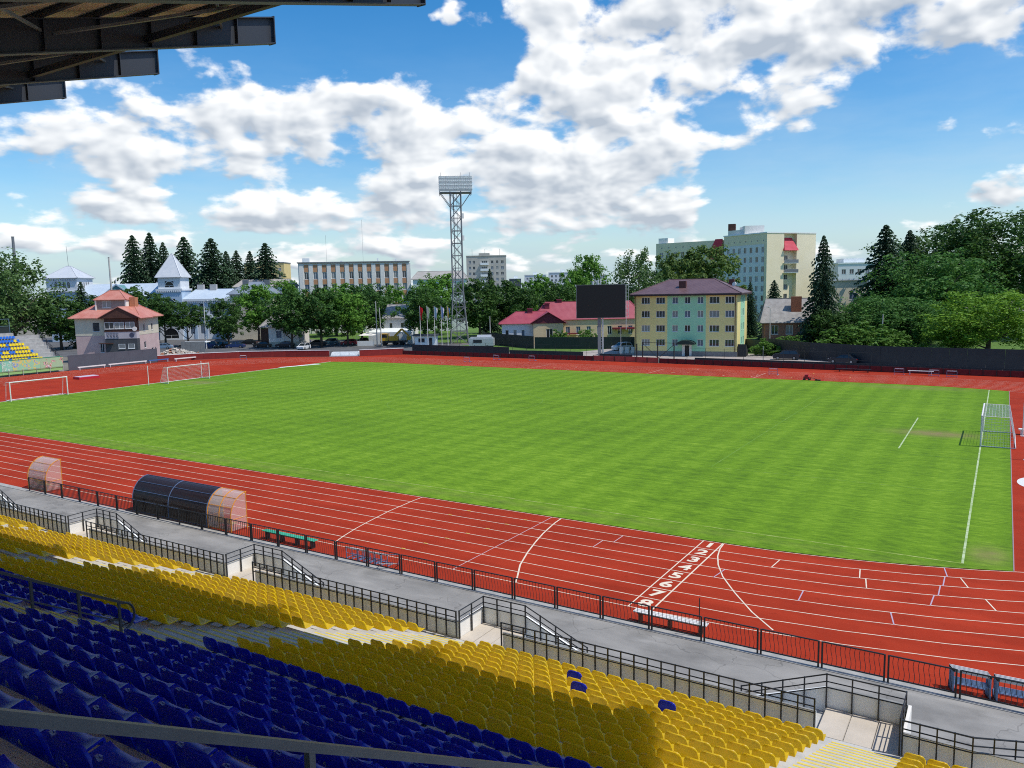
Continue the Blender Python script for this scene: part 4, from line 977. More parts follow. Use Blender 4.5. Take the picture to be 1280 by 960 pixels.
# ---- floodlight mast
def mast():
    t = thing('floodlight_mast', 'tall grey lattice floodlight mast with lamp rack on top', 'floodlight', (-103.1,120.8,0), math.radians(38))
    H0, H1 = 12.5, 36.5; lv = [0,3,6,9,H0]+[H0+3.0*i for i in range(1,9)]
    def half(z): return 2.2-(2.2-1.28)*min(z,H0)/H0
    for sx in (-1,1):
        for sy in (-1,1): MB().tube([(sx*half(z),sy*half(z),z) for z in (0,H0,H1)], .14, 6).build('leg', galv_dark, t)
    faces = [((-1,-1),(1,-1)),((1,-1),(1,1)),((1,1),(-1,1)),((-1,1),(-1,-1))]
    for a, b in zip(lv[:-1], lv[1:]):
        mb = MB(); c = (a+b)/2
        for p, q in faces:
            A = Vector((p[0]*half(a),p[1]*half(a),a)); B = Vector((q[0]*half(b),q[1]*half(b),b)); A2 = Vector((q[0]*half(a),q[1]*half(a),a)); B2 = Vector((p[0]*half(b),p[1]*half(b),b))
            mb.bar(A,B,.12); mb.bar(A2,B2,.12); mb.bar(B2,B,.14)
        mb.build('brace_bay', galv_dark, t)
    MB().tube([(-.5,0,0),(-.5,0,H1)], .12, 5).bar((.3,0,0),(.3,0,H1),.35,.08).build('cable_ladder', grey_steel, t)
    for z in (30.5,25.2): MB().box(1.3,1.9,-.3,.3,z,z+1.2).build('antenna_box', plaster_grey, t)
    for a in ((-3.8,0,36.9),(3.8,0,36.9)): MB().bar((math.copysign(1.28,a[0]),-1.28,33.2),(a[0],-1.4,36.7),.14).bar((math.copysign(1.28,a[0]),1.28,33.2),(a[0],1.4,36.7),.14).build('bracket', grey_steel, t)
    MB().box(-3.9,3.9,-1.5,1.5,36.5,36.72).build('platform', grey_steel, t)
    for X in (-3.8,-1.3,1.3,3.8): MB().bar((X,-1.4,36.0),(X,-1.4,40.3),.12).bar((X,1.2,36.0),(X,1.2,40.0),.1).build('rack_post', grey_steel, t)
    lamp = MB(); lamp.tube([(0,0,0),(0,-.35,-.12)], .2, 8, r2=.36); lm = lamp.mesh('lamp', [plaster_grey])
    for r_, z in enumerate((36.95,37.8,38.65,39.5)):
        MB().bar((-3.9,-1.45,z),(3.9,-1.45,z),.12).build('rack_rail', galv_dark, t)
        for i in range(15): link('lamp', lm, t, (-3.7+.53*i,-1.55,z+.3)); link('lamp', lm, t, (-3.7+.53*i,-1.45,z+.68))
    MB().box(-3.9,3.9,-1.3,1.1,38.3,38.42).build('platform', grey_steel, t)
    for X in (-3.4,1.5,3.6): MB().tube([(X,1,39.8),(X,1,41.6)], .04, 5).build('rod', grey_steel, t)
mast()
# ---- kiosk, trailer, boxes near the mast
t = thing('kiosk', 'grey kiosk with flat roof behind the flagpoles', 'kiosk', (-106.6,107.6,0), math.radians(32)); walls(t, rect(0,0,5.2,3), 0, 2.5, {0:[(.8,2.4,.9,2.0,'2'),(3.3,4.2,.1,2.1,'1')]}, plaster_grey); MB().box(-.4,5.6,-.5,3.3,2.5,2.85).build('roof', slate, t)
t = thing('site_trailer', 'silver caravan trailer at the foot of the floodlight mast', 'trailer', (-90.8,107.3,0), math.radians(25))
MB().box(0,5.6,0,2.3,.55,2.2).box(.25,5.3,.15,2.15,2.2,2.45).build('body', galv, t); MB().box(1,3,-.03,-.002,1.2,1.9).build('window', pane_dark, t); MB().box(.1,5.5,.2,2.1,.3,.55).build('chassis', black_steel, t)
for X in (1.3,4.2): MB().tube([(X,-.02,.33),(X,.25,.33)], .33, 12).build('wheel', black_steel, t)
t = thing('water_tank', 'rounded silver tank standing behind the caravan trailer', 'tank', (-91.6,112.0,0), math.radians(25)); MB().tube([(0,0,1.8),(.25,0,1.8),(3.0,0,1.8),(3.25,0,1.8)], 1.0, 14).build('drum', galv, t); MB().box(.5,.8,-.6,.6,0,1.0).box(2.4,2.7,-.6,.6,0,1.0).build('cradle', black_steel, t)
for i, x in enumerate((0,1.15,2.3)):
    t = thing('concrete_block', ['white concrete block by the yellow building, nearest the white car','white concrete block by the yellow building, middle one','white concrete block nearest the yellow wall'][i], 'block', (-53.3+x*1.0,106.0+.2*i,0), .1); MB().box(0,.8,0,.8,0,.75).box(.03,.77,.03,.77,.75,1.2).build('block', plaster_white, t)

# ================================================================== SMALL STAND ON THE LEFT
t = thing('side_stand', 'small concrete stand of blue and yellow seats at the left end', 'stand', (-133.0,37.6,0), 0)
mb = MB(); NS = 9
pr = [(0,0,0)]
for r_ in range(NS): pr += [(-.85*r_,0,1.45+.62*r_),(-.85*(r_+1),0,1.45+.62*r_)]
pr += [(-.85*NS,0,0)]
mb.extrude([(p[0],0,p[2]) for p in pr],(0,1.6,0),(0,-34,0)); mb.build('terrace', concrete, t)
pmb = MB(); pmb.box(-10.2,-7.66,-34,-2.6,0,7.0); pmb.build('back_platform', concrete, t)
bluef = mat('blue_grey_frame', (.10,.16,.22), .5)
for i in range(12): MB().bar((-8.0,-3-2.7*i,7.0),(-8.0,-3-2.7*i,9.6),.09).build('frame_post', bluef, t)
for z in (8.3,9.55): MB().bar((-8.0,-3,z),(-8.0,-33,z),.08).build('frame_rail', bluef, t)
MB().quad((-8.05,-3,7.05),(-8.05,-33,7.05),(-8.05,-33,8.2),(-8.05,-3,8.2)).quad((-8.07,-33,7.05),(-8.07,-3,7.05),(-8.07,-3,8.2),(-8.07,-33,8.2)).build('back_panel', mat('dark_mesh', (.02,.03,.03), .8), t)
for i in range(6): MB().bar((-.5-1.35*i,1.5,1.5+.98*i),(-.5-1.35*i,1.5,2.7+.98*i),.06).build('stair_post', black_steel, t)
for h in (.5,.85,1.2): MB().bar((-.5,1.5,1.5+h),(-7.3,1.5,6.45+h),.05).build('stair_rail', black_steel, t)
sm_y = MB().box(-.24,.2,-.2,.2,.30,.38).box(-.26,-.18,-.2,.2,.30,.72).mesh('shell_seat', mat('bright_yellow_plastic', (.80,.62,.02), .45)); sm_b = MB().box(-.24,.2,-.2,.2,.30,.38).box(-.26,-.18,-.2,.2,.30,.72).mesh('shell_seat', mat('bright_blue_plastic', (.02,.17,.62), .45))
for r_ in range(NS-1):
    for c in range(24):
        y = 36.6-.52*c-.35*r_*.9
        # mostly yellow low down, blue towards the top, scattered
        pb = .10+.05*r_
        b = (R.random() < pb) or (r_ >= 6 and R.random() < .45)
        s = link('shell_seat', sm_b if b else sm_y, None, (-133.35-.85*r_,y,1.45+.62*r_))
        tag(s, f"{'blue' if b else 'yellow'} seat on the small side stand, {ordn(r_+1)} row up, {ordn(c+1)} from the steps", 'seat', 'seats on the small side stand')
def mural(name, cols, seed, base=(.16,.45,.22)):
    def ex(nt, b):
        N = nt.nodes; L = nt.links; tc = N.new('ShaderNodeTexCoord'); mp = N.new('ShaderNodeMapping'); L.new(tc.outputs['Object'], mp.inputs[0]); mp.inputs['Location'].default_value = (seed,seed*1.7,0)
        vo = N.new('ShaderNodeTexNoise'); vo.inputs['Scale'].default_value = 1.5; vo.inputs['Detail'].default_value = 4; L.new(mp.outputs[0], vo.inputs['Vector'])
        r = N.new('ShaderNodeValToRGB'); r.color_ramp.interpolation = 'CONSTANT'; L.new(vo.outputs[0], r.inputs[0]); e = r.color_ramp.elements
        e[0].position = 0; e[0].color = (*base,1); e[1].position = .52; e[1].color = (*cols[0],1)
        for i, c in enumerate(cols[1:]): q = e.new(.56+.045*i); q.color = (*c,1)
        sp = N.new('ShaderNodeSeparateXYZ'); L.new(tc.outputs['Object'], sp.inputs[0]); g2 = N.new('ShaderNodeMath'); g2.operation = 'GREATER_THAN'; L.new(sp.outputs[2], g2.inputs[0]); g2.inputs[1].default_value = .55
        mx = N.new('ShaderNodeMix'); mx.data_type = 'RGBA'; L.new(g2.outputs[0], mx.inputs[0]); mx.inputs[6].default_value = (.28,.52,.18,1); L.new(r.outputs[0], mx.inputs[7]); L.new(mx.outputs[2], b.inputs['Base Color'])
    return mat(name, base, .6, extra=ex)
t = thing('mural_board', 'green board with printed football pictures below the side stand', 'board', (-131.75,38.6,0))
prt = [('mural_red', [(.5,.05,.05),(.75,.7,.65),(.05,.03,.03),(.6,.55,.3)],1.0,(.35,.5,.3)),('mural_yellow', [(.7,.55,.08),(.55,.5,.3),(.15,.3,.55),(.5,.6,.4)],4.2,(.30,.55,.35)),('mural_white', [(.6,.7,.6),(.3,.5,.35)],7.7,(.25,.55,.40)),('mural_blue', [(.05,.15,.5),(.65,.5,.3),(.08,.2,.55),(.6,.6,.5)],12.3,(.15,.50,.30)),('mural_dark', [(.05,.05,.05),(.5,.45,.2)],17.0,(.15,.45,.28))]
y = 0
for nm, cols, sd, bs in prt:
    L_ = {'mural_red':4.0,'mural_yellow':4.6,'mural_white':1.7,'mural_blue':5.4,'mural_dark':6.0}[nm]
    o = MB().box(-.04,.04,-L_+.02,0,0,2.35).build('board_panel', mural(nm, cols, sd, bs), t); o.location = (0,-y,.32); y += L_
MB().box(-.06,.06,-21.7,0,2.68,2.8).build('top_rail', mat('green_rail', (.05,.25,.15), .5), t)
for i in range(10): MB().bar((.15,-.1-2.3*i,0),(.15,-.1-2.3*i,1.1),.06).build('post', galv, t)
MB().bar((.15,0,.95),(.15,-21,.95),.05).build('front_rail', grey_steel, t)
# folded white frames lying along the slate fence
for i, (y0, y1, c, l) in enumerate(((40.6,45.8,whitepaint,'long white training frame leaning along the slate fence, left one'),(46.4,54.2,whitepaint,'long white bar leaning along the slate fence, middle one'),(54.6,59.0,mat('blue_mat', (.05,.14,.35), .6),'blue mat roll lying along the slate fence'),(59.3,66.2,whitepaint,'long white bar beyond the slate fence on the track'))):
    t = thing('training_bar', l, 'bar', (-130.7+.0*i if i < 3 else -129.2,y0,0), 0 if i < 3 else -.05, 'training gear along the slate fence'); MB().box(-.12,.12,0,y1-y0,.45,.65).build('bar', c, t); [MB().box(-.2,.2,q,q+.15,0,.45).build('foot', galv, t) for q in (.2,y1-y0-.35)]

# ================================================================== BUILDINGS
def roofmat(name, c, c2, axis='X', f=1.6, st=.6, rough=.45): return mat(name, c, rough, c2, .5, 6, spec=.4, extra=ribs(axis, f, st))
# ---- red roofed commentary house
pinkw = mat('pink_render', (.50,.36,.35), .85, (.56,.42,.40), .7); creamw = mat('cream_render', (.62,.57,.45), .85, (.55,.50,.40), .6); pinkroof = roofmat('pinkish_red_roof', (.50,.17,.12), (.58,.26,.20), 'X', 2.0); darkclad = mat('dark_cladding', (.06,.065,.075), .6, (.08,.085,.09), .8, extra=ribs('Z', 3.5, .6)); brownw = mat('brown_timber', (.07,.03,.022), .6, (.10,.045,.03), 2)
t = thing('commentary_house', 'pink and cream house with red hipped roofs behind the slate fence', 'house', (-147.4,50.1,0), math.radians(33))
W_, D_ = 12.6, 9.5
pts = rect(0,0,W_,D_)
walls(t, pts, 0, 5.4, {0:[(4.7,5.5,2.0,4.0,'2'),(5.8,6.3,1.1,3.7,'1')],1:[(2.2,3.2,2.6,3.9,'1'),(5.5,6.5,1.2,2.4,'1')]}, pinkw, panes=[pane_dark], name='lower_wall')
walls(t, [(-.03,-.03),(W_+.03,-.03),(W_+.03,D_+.03),(-.03,D_+.03)], 5.4, 9.0, {0:[(3.5,4.9,6.2,8.1,'1')],1:[(2.2,3.1,6.1,7.5,'1'),(6,6.9,6.1,7.5,'1')]}, creamw, panes=[pane_dark], name='upper_wall')
hip(t, pts, 9.0, 2.9, .95, .30, pinkroof)
walls(t, rect(3.6,2.2,5.7,4.4), 10.6, 12.6, {0:[(1.0,2.8,.35+10.6,1.75+10.6,'2')]}, mat('grey_brown_render', (.24,.20,.18), .8, (.30,.26,.23), 1.5), name='lantern_wall', panes=[pane_pale])
hip(t, rect(3.6,2.2,5.7,4.4), 12.6, 1.9, .5, .42, pinkroof, 'lantern_roof')
MB().box(3.3,3.57,2.0,6.8,9.9,12.55).box(9.33,9.6,2.0,6.8,10.2,12.55).build('lantern_fin', plaster_white, t)
MB().box(9.75,10.9,3.2,4.6,11,13.0).build('chimney', mat('orange_brick', (.42,.16,.08), .85, (.5,.22,.12), 4), t)
# projecting bay with gable, window band, panel with emblem
bx0, bx1 = 6.4, 12.75
MB().box(bx0,bx1,-1.25,-.035,0,4.75).build('bay_cladding', darkclad, t)
for X in (9.0,10.9):
    put_window(t, (X,-1.31,2.75), 0, 1.3, .95, '1', white_frame, pane_pale)
MB().box(bx0,bx1,-1.3,-.035,4.78,6.15).build('bay_panel', mat('pale_panel', (.50,.46,.48), .7, (.45,.42,.44), 1), t)
MB().box(bx0-.05,bx1+.05,-1.34,-.035,6.16,6.42).build('bay_sill', brownw, t)
MB().box(bx0,bx1,-1.2,-.035,6.43,8.9).build('bay_wall', brownw, t)
for X in (bx0+.1,bx0+2.1,bx0+4.2):
    put_window(t, (X,-1.27,6.75), 0, 1.85, 1.35, '2', white_frame, R.choice((pane_pale,pane_dark)))
gm = MB().poly([(bx0-1.1,-1.6,8.9),(bx1+1.1,-1.6,8.9),((bx0+bx1)/2,-1.6,11.0)]); gm.build('gable', brownw, t)
gr = MB(); xm = (bx0+bx1)/2
for sgn, xe in ((-1,bx0-1.3),(1,bx1+1.3)):
    gr.quad((xe,-1.75,8.85),(xm,-1.75,11.2),(xm,4,11.2),(xe,4,8.85)); gr.quad((xe,-1.75,8.73),(xe,4,8.73),(xm,4,11.08),(xm,-1.75,11.08)); gr.quad((xe,-1.75,8.73),(xm,-1.75,11.08),(xm,-1.75,11.2),(xe,-1.75,8.85))
gr.build('gable_roof', pinkroof, t)
em = MB(); K = 20; em.poly([(11.75+.5*math.cos(2*PI*i/K),-1.31,5.45+.5*math.sin(2*PI*i/K)) for i in range(K)]); em.build('emblem', mat('emblem_grey', (.16,.15,.19), .7), t)
for i in range(4):    # black painted ornament on the panel
    o = MB(); c = bx0+.65+.62*i
    for a in range(4): 
        an = a*PI/2+PI/4; o.bar((c,-1.315,5.45),(c+.3*math.cos(an),-1.315,5.45+.38*math.sin(an)),.02,.12,up=Vector((0,1,0)))
    o.bar((c-.28,-1.315,5.92),(c+.28,-1.315,5.92),.02,.09,up=Vector((0,1,0))); o.bar((c-.28,-1.315,5.0),(c+.28,-1.315,5.0),.02,.09,up=Vector((0,1,0))); o.build('painted_ornament', mat('ornament_ink', (.09,.08,.10), .7), t)
MB().tube([(bx1-.2,-1.5,6.7),(bx1-.2,-1.62,6.7)], .45, 14).build('satellite_dish', plaster_white, t)
MB().box(5.3,8.0,-1.9,-1.26,3.8,3.95).build('canopy', brownw, t)

# ---- blue and white palace
skyw = mat('sky_blue_render', (.40,.52,.66), .85, (.46,.58,.70), .5); palew = mat('white_trim', (.72,.74,.76), .8, (.66,.69,.72), .8); bluetin = roofmat('pale_blue_tin', (.46,.54,.62), (.52,.60,.67), 'X', 1.2, .5, .4); greyt = roofmat('zinc_tin', (.52,.55,.58), (.6,.62,.64), 'X', 1.2, .4, .4); teal = mat('teal_tin', (.10,.24,.24), .5, (.14,.30,.30), 1)
t = thing('palace', 'long pale blue and white palace with arcaded tower and pointed turret', 'palace', (-230.4,89.4,0), math.radians(32.4))
walls(t, rect(0,0,8.6,8.6), 0, 15.2, {0:[(3.6,5.2,10.2,13.0,'arch')]}, skyw, panes=[pane_dark], name='tower_wall')
walls(t, rect(-.25,-.25,9.1,9.1), 15.2, 18.6, {0:[(2.4+1.25*i,3.2+1.25*i,15.9,17.9,'arch') for i in range(4)],1:[(2.4+1.25*i,3.2+1.25*i,15.9,17.9,'arch') for i in range(4)]}, palew, panes=[pane_black], name='belvedere')
MB().box(-.5,9.1,-.5,9.1,18.6,19.0).box(-.5,9.1,-.5,9.1,14.75,15.2).build('cornice', palew, t)
for i in range(14): MB().box(-.3+.68*i,.05+.68*i,-.52,-.26,18.2,18.6).build('cornice_block', palew, t)
hip(t, rect(-.6,-.6,9.8,9.8), 19.0, 3.6, .3, .46, greyt, 'tower_roof')
MB().tube([(4.3,4.3,22.4),(4.1,4.3,28.5)], .05, 5).build('aerial', grey_steel, t)
walls(t, rect(8.6,.6,24.2,10), 0, 13.2, {0:[(1.5+2.75*i,2.9+2.75*i,z,z+h,'arch') for i in range(8) for z,h in ((2.5,3.2),(8.2,3.0))]}, skyw, panes=[pane_dark,pane_dark,pane_blue], name='wing_wall')
MB().extrude([(8.6,.2,13.2),(8.6,5.6,17.0),(8.6,10.9,13.2)],(0,0,0),(24.2,0,0)).build('wing_roof', bluetin, t)
MB().extrude([(15.6,-.2,13.0),(20.4,-.2,16.6),(25.2,-.2,13.0)],(0,0,0),(0,5,0)).build('front_gable', teal, t)
for s in (-1,1): MB().bar((20.4,-.32,16.75),(20.4+5.2*s,-.32,12.9),.2,.35).build('gable_trim', bluetin, t)
MB().bar((20.4,-.3,16.6),(20.4,-.3,18.4),.15).build('finial', palew, t)
walls(t, rect(32.6,-.8,7.2,7.2), 0, 14.6, {0:[(2.0,5.2,8.9,12.2,'arch')]}, skyw, panes=[pane_blue], name='turret_base')
MB().box(32.3,40.1,-1.1,6.7,14.6,15.2).build('cornice', palew, t)
for i in range(12): MB().box(32.4+.63*i,32.75+.63*i,-1.12,-.82,14.15,14.6).build('cornice_block', palew, t)
walls(t, rect(32.9,-.5,6.6,6.6), 15.2, 18.6, {0:[(2.0,4.6,15.6,17.4,'arch')]}, palew, panes=[pane_black], name='turret')
hip(t, rect(32.5,-.9,7.4,7.4), 18.6, 7.0, .25, .499, greyt, 'spire')
walls(t, rect(39.8,0,15.7,9.5), 0, 12.0, {0:[(1.6+3.05*i,3.2+3.05*i,z,z+h,'arch') for i in range(5) for z,h in ((1.6,3.4),(7.4,3.3))]}, palew, panes=[pane_dark,pane_blue], name='right_wing_wall')
for i in range(6): MB().box(40.0+3.05*i-.25+.0,40.0+3.05*i+.55,-.18,-.004,0,11.2).build('pilaster', skyw, t)
MB().box(39.6,55.8,-.5,-.004,11.3,12.0).box(39.6,55.8,-.25,-.006,6.2,6.6).build('cornice', palew, t)
for i in range(24): MB().box(39.9+.66*i,40.2+.66*i,-.42,-.01,10.85,11.28).build('cornice_block', palew, t)
hip(t, rect(39.8,0,15.7,9.5), 12.0, 2.9, .4, .18, bluetin, 'right_wing_roof')
for X, y in ((29.5,6),(42.5,4.5),(46.5,4)): MB().box(X,X+1.9,y,y+1.2,14.0,17.4 if X < 30 else 16.3).build('chimney', mat('chimney_grey', (.5,.49,.47), .85, (.42,.41,.4), 1.5), t)
walls(t, rect(32.7,-1.2,6.9,.35), 0, 4.8, {0:[(1.2,5.6,.4,3.6,'arch')]}, palew, panes=[pane_black], name='portal')

# ---- office block with orange panels
offw = mat('panel_concrete', (.68,.66,.62), .85, (.74,.72,.68), .8); orng = mat('orange_panel', (.44,.22,.11), .8, (.50,.27,.15), 1.2)
t = thing('office_block', 'grey office block with vertical bands of orange panels', 'building', (-181.6,142.6,0), math.radians(41))
ops = []; OX = [1.85+2.84*i for i in range(12)]
for i, X in enumerate(OX):
    for j in range(5): ops.append((X,X+1.35,1.7+3.95*j,3.9+3.95*j,'2'))
walls(t, rect(0,0,35.3,14), 0, 22.6, {0:ops,3:grid(2,4,3.2,1.4,3.0,5,3.95,2.0)}, offw, panes=[pane_dark,pane_pale,pane_blue,pane_dark], name='wall')
for X in OX:
    for j in range(5): MB().box(X,X+1.35,-.06,-.004,3.96+3.95*j,5.6+3.95*j if j < 4 else 22.1).build('orange_panel', orng, t)
FINM = MB().box(-.62,.62,-.22,-.006,0,22.3).mesh('fin', offw)
for i in range(13): link('fin', FINM, t, (1.105+2.84*i if i else .9,0,0))
MB().box(-.3,35.6,-.5,14.3,22.6,22.95).build('roof_edge', grey_steel, t)
for X, y, w, h in ((1,4,2.2,1.4),(13,5,.8,.5),(25,6,.5,1.2),(31,5,.4,.9)): MB().box(X,X+w,y,y+w,22.95,22.95+h).build('roof_box', plaster_grey, t)
for X, h in ((8.6,9),(20.5,14)): MB().tube([(X,7,22.9),(X,7,22.9+h)], .03, 5).build('aerial', grey_steel, t)
t = thing('low_annex', 'low grey building left of the orange panelled office block', 'building', (-201,133,0), math.radians(32.3)); walls(t, rect(0,0,18,10), 0, 15.5, {0:grid(1.5,5,3.2,1.6,10.8,1,3,2.2)}, plaster_grey); hip(t, rect(0,0,18,10), 15.5, 2.4, .5, .1, mat('asbestos_roof', (.33,.31,.28), .9, (.4,.38,.35), .8))
t = thing('low_annex', 'low grey building right of the orange panelled office block', 'building', (-151.5,163,0), math.radians(32.3)); walls(t, rect(.2,0,17,10), 0, 16.8, {0:grid(1.5,5,3.2,1.6,12.0,1,3,2.2)}, plaster_grey); hip(t, rect(.2,0,17,10), 16.8, 2.6, .5, .1, MATS['asbestos_roof'])
t = thing('hip_roof_house', 'cream house with blue grey hipped roof behind the light tree', 'house', (-180.5,114.5,0), math.radians(32)); walls(t, rect(0,0,12.5,9), 0, 13.2, {0:grid(1.5,3,3.8,1.4,9.5,1,3,2)}, creamw); hip(t, rect(0,0,12.5,9), 13.2, 3.6, .7, .4, roofmat('blue_grey_tin', (.20,.24,.29), (.25,.29,.34))); MB().box(3,4.6,3,4.2,14.5,17.3).box(9.2,10.6,4,5,14.5,17.2).build('chimney', grey_steel, t)
t = thing('yellow_block', 'distant yellow apartment block behind the spruces', 'building', (-315,232,0), math.radians(32)); walls(t, rect(0,0,20,12), 0, 28.3, {0:grid(1.5,6,3.1,1.5,2,8,3.2,1.5)}, mat('yellow_render', (.62,.48,.20), .85, (.68,.55,.27), .4)); MB().box(-.2,20.2,-.2,12.2,28.3,28.8).build('roof_edge', grey_steel, t)
# ---- cottages by the car park
asb = mat('grey_slate_sheets', (.30,.28,.26), .9, (.40,.38,.35), 1.2, extra=ribs('X', 4, .5)); orb = mat('orange_tiles', (.42,.17,.09), .85, (.36,.2,.14), 2)
t = thing('cottage', 'small white cottage with grey and orange roof beside the chestnuts', 'house', (-142.6,95.2,0), math.radians(28)); walls(t, rect(0,0,7.6,8), 0, 5.0, {0:[(1.9,3.3,2.2,4.0,'2')],3:[(2,3,2,3.6,'1')]}, plaster_white); MB().box(-.01,7.61,-.05,-.004,0,1.3).build('plinth', creamw, t); hip(t, rect(-1.6,0,9.2,8), 5.0, 3.9, .6, .32, asb); MB().box(-2.2,-.1,.6,7.4,0,4.5).build('porch', brownw, t); MB().box(.9,2.3,2.6,4.0,7.0,9.4).build('chimney', orb, t)
t = thing('two_storey_house', 'white two storey house with grey roof behind the yellow crane', 'house', (-121.6,114.2,0), math.radians(30)); walls(t, rect(0,0,7.4,8), 0, 6.4, {0:[(1.3,2.1,3.9,5.2,'1'),(4.2,5.0,3.9,5.2,'1'),(1.3,2.3,.8,2.2,'2')]}, plaster_white, panes=[pane_dark]); hip(t, rect(0,0,7.4,8), 6.4, 3.4, .5, .12, asb); MB().box(5.8,6.6,3,4,8.2,10.4).build('chimney', plaster_grey, t); MB().extrude([(-3.6,-2.4,3.0),(-3.6,-.05,3.9),(-3.6,-.05,0),(-3.6,-2.4,0)],(0,0,0),(11,0,0)).build('lean_to', plaster_grey, t)
# ---- crimson roofed house
crim = roofmat('crimson_tin', (.33,.055,.075), (.38,.08,.10), 'X', 1.5, .5); peach = mat('peach_render', (.66,.50,.28), .85, (.70,.55,.34), .5); palewall = mat('pale_blue_white', (.66,.68,.70), .85, (.6,.62,.64), .6)
t = thing('crimson_roof_house', 'long single storey house with crimson metal roof and peach walls', 'house', (-88.2,117.2,0), math.radians(32))
walls(t, rect(0,1.4,7.4,9), 0, 5.0, {0:[(.8+1.9*i,1.6+1.9*i,1.7,3.5,'1') for i in range(3)]}, palewall, name='white_wall')
walls(t, rect(7.4,-.4,7.0,10), 0, 5.0, {0:[(3.0,4.5,1.6,3.7,'2')]}, peach, name='gable_wall')
walls(t, rect(14.4,4.4,19.6,9), 0, 5.6, {0:[(.9+2.5*i,1.9+2.5*i,1.9,3.9,'2') for i in range(7)]}, peach, name='wing_wall', panes=[pane_dark,pane_blue])
hip(t, rect(0,1.4,14.4,9), 5.0, 2.7, .7, .3, crim, 'left_roof'); hip(t, rect(8.0,4.4,26,9), 5.6, 4.2, .7, .14, crim, 'main_roof')
MB().poly([(6.9,-.55,5.0),(14.9,-.55,5.0),(10.9,-.55,7.5)]).build('gable', mat('maroon_boards', (.14,.03,.04), .7), t)
gr = MB()
for xe in (6.4,15.4):
    gr.quad((xe,-1.0,4.95),(10.9,-1.0,7.7),(10.9,7,7.7),(xe,7,4.95)); gr.quad((xe,-1.0,4.83),(xe,7,4.83),(10.9,7,7.58),(10.9,-1.0,7.58)); gr.quad((xe,-1.0,4.83),(10.9,-1.0,7.58),(10.9,-1.0,7.7),(xe,-1.0,4.95))
gr.build('gable_roof', crim, t)
for X, y, z in ((6.2,5,8.2),(10.4,7,9.4),(13.5,8.6,10.2),(21.8,8.8,10.4)): MB().box(X,X+1.2,y,y+.9,6.2,z).box(X-.15,X+1.35,y-.15,y+1.05,z,z+.2).build('chimney', mat('maroon_paint', (.20,.03,.05), .6), t)
put_window(t, (19.3,5.4,7.1), 0, 1.0, 1.1, '1', white_frame, pane_pale); MB().extrude([(19.0,5.42,7.0),(19.0,5.42,8.3),(19.0,9,8.3)],(0,0,0),(1.6,0,0)).build('dormer', crim, t)
MB().box(15.2,18.2,2.6,4.3,2.2,2.4).box(26.4,31.8,2.4,4.3,3.1,3.5).build('canopy', mat('maroon_canopy', (.18,.02,.03), .5), t)

# ---- yellow and green four storey building
yelw = mat('yellow_render_board', (.72,.62,.25), .85, (.76,.66,.30), .5); grnw = mat('green_render', (.32,.62,.40), .85, (.36,.66,.44), .5); brnroof = roofmat('brown_tin', (.13,.075,.075), (.165,.10,.10), 'X', 1.3, .5, .4); plinth = mat('stone_plinth', (.17,.17,.17), .9, (.24,.24,.23), 3)
t = thing('yellow_green_block', 'four storey yellow and green building with brown hipped roof', 'building', (-48.5,102.5,0), math.atan2(2.8,18.9))
W_, D_, H_ = 19.1, 13.9, 11.5
cw = [(1.35,2.95,'3'),(4.15,5.85,'3'),(7.2,8.3,'2'),(9.55,10.6,'2'),(11.9,13.0,'2'),(14.1,15.9,'3'),(16.95,18.6,'3')]
zz = [1.9,4.55,7.25,9.8]
ops = [(a,b,z,z+1.25,s) for i,(a,b,s) in enumerate(cw) for j,z in enumerate(zz) if not (i == 3 and j == 0)]
gx0, gx1 = 6.3, 13.45
def part_wall(a, b, m, nm):
    mb = MB(); sel = [(o[0]-a,o[1]-a,o[2],o[3]) for o in ops if o[0] >= a and o[1] <= b]; facade(mb, (a,0), (b,0), .9, H_, sel); mb.build(nm, m, t)
part_wall(0,gx0,yelw,'yellow_wall'); part_wall(gx0,gx1,grnw,'green_wall'); part_wall(gx1,W_,yelw,'yellow_wall')
for o in ops: put_window(t, (o[0],.09,o[2]), 0, o[1]-o[0], o[3]-o[2], o[4], white_frame, R.choice((pane_dark,pane_pale,pane_blue,pane_dark,pane_black)))
sops = [(s,s+1.0,z,z+1.35) for s in (6.0,8.2) for z in zz]
mb = MB(); facade(mb,(W_,0),(W_,4.3),.9,H_,[]); facade(mb,(W_,10.4),(W_,D_),.9,H_,[]); facade(mb,(W_,D_),(0,D_),0,H_,[]); facade(mb,(0,D_),(0,0),0,H_,[]); mb.poly([(0,0,H_),(W_,0,H_),(W_,D_,H_),(0,D_,H_)]); mb.build('side_wall', yelw, t)
mb = MB(); facade(mb,(W_,4.3),(W_,10.4),.9,H_,[(s-4.3,s1-4.3,z,z1) for s,s1,z,z1 in sops]); mb.build('side_green_wall', grnw, t)
for s,s1,z,z1 in sops: put_window(t, (W_-.09,s,z), PI/2, s1-s, z1-z, '1', white_frame, R.choice((pane_dark,pane_blue)))
MB().box(-.06,W_+.06,-.06,D_+.06,0,.9).build('plinth', plinth, t)
hip(t, rect(0,0,W_,D_), H_+.15, 2.75, .75, .32, brnroof); MB().box(-.8,W_+.8,-.8,D_+.8,H_-.22,H_).build('eaves', mat('brown_eaves', (.05,.03,.03), .6), t)
MB().box(8.0,9.3,2.2,3.2,H_+.6,14.0).build('chimney', mat('brown_brick', (.10,.04,.04), .8, (.13,.06,.05), 4), t); MB().box(16.2,17.2,9,10,12.2,14.2).build('chimney', MATS['brown_brick'], t)
MB().tube([(18.0,4.0,13.2),(17.9,3.85,13.25)], .42, 16).build('satellite_dish', plaster_white, t)
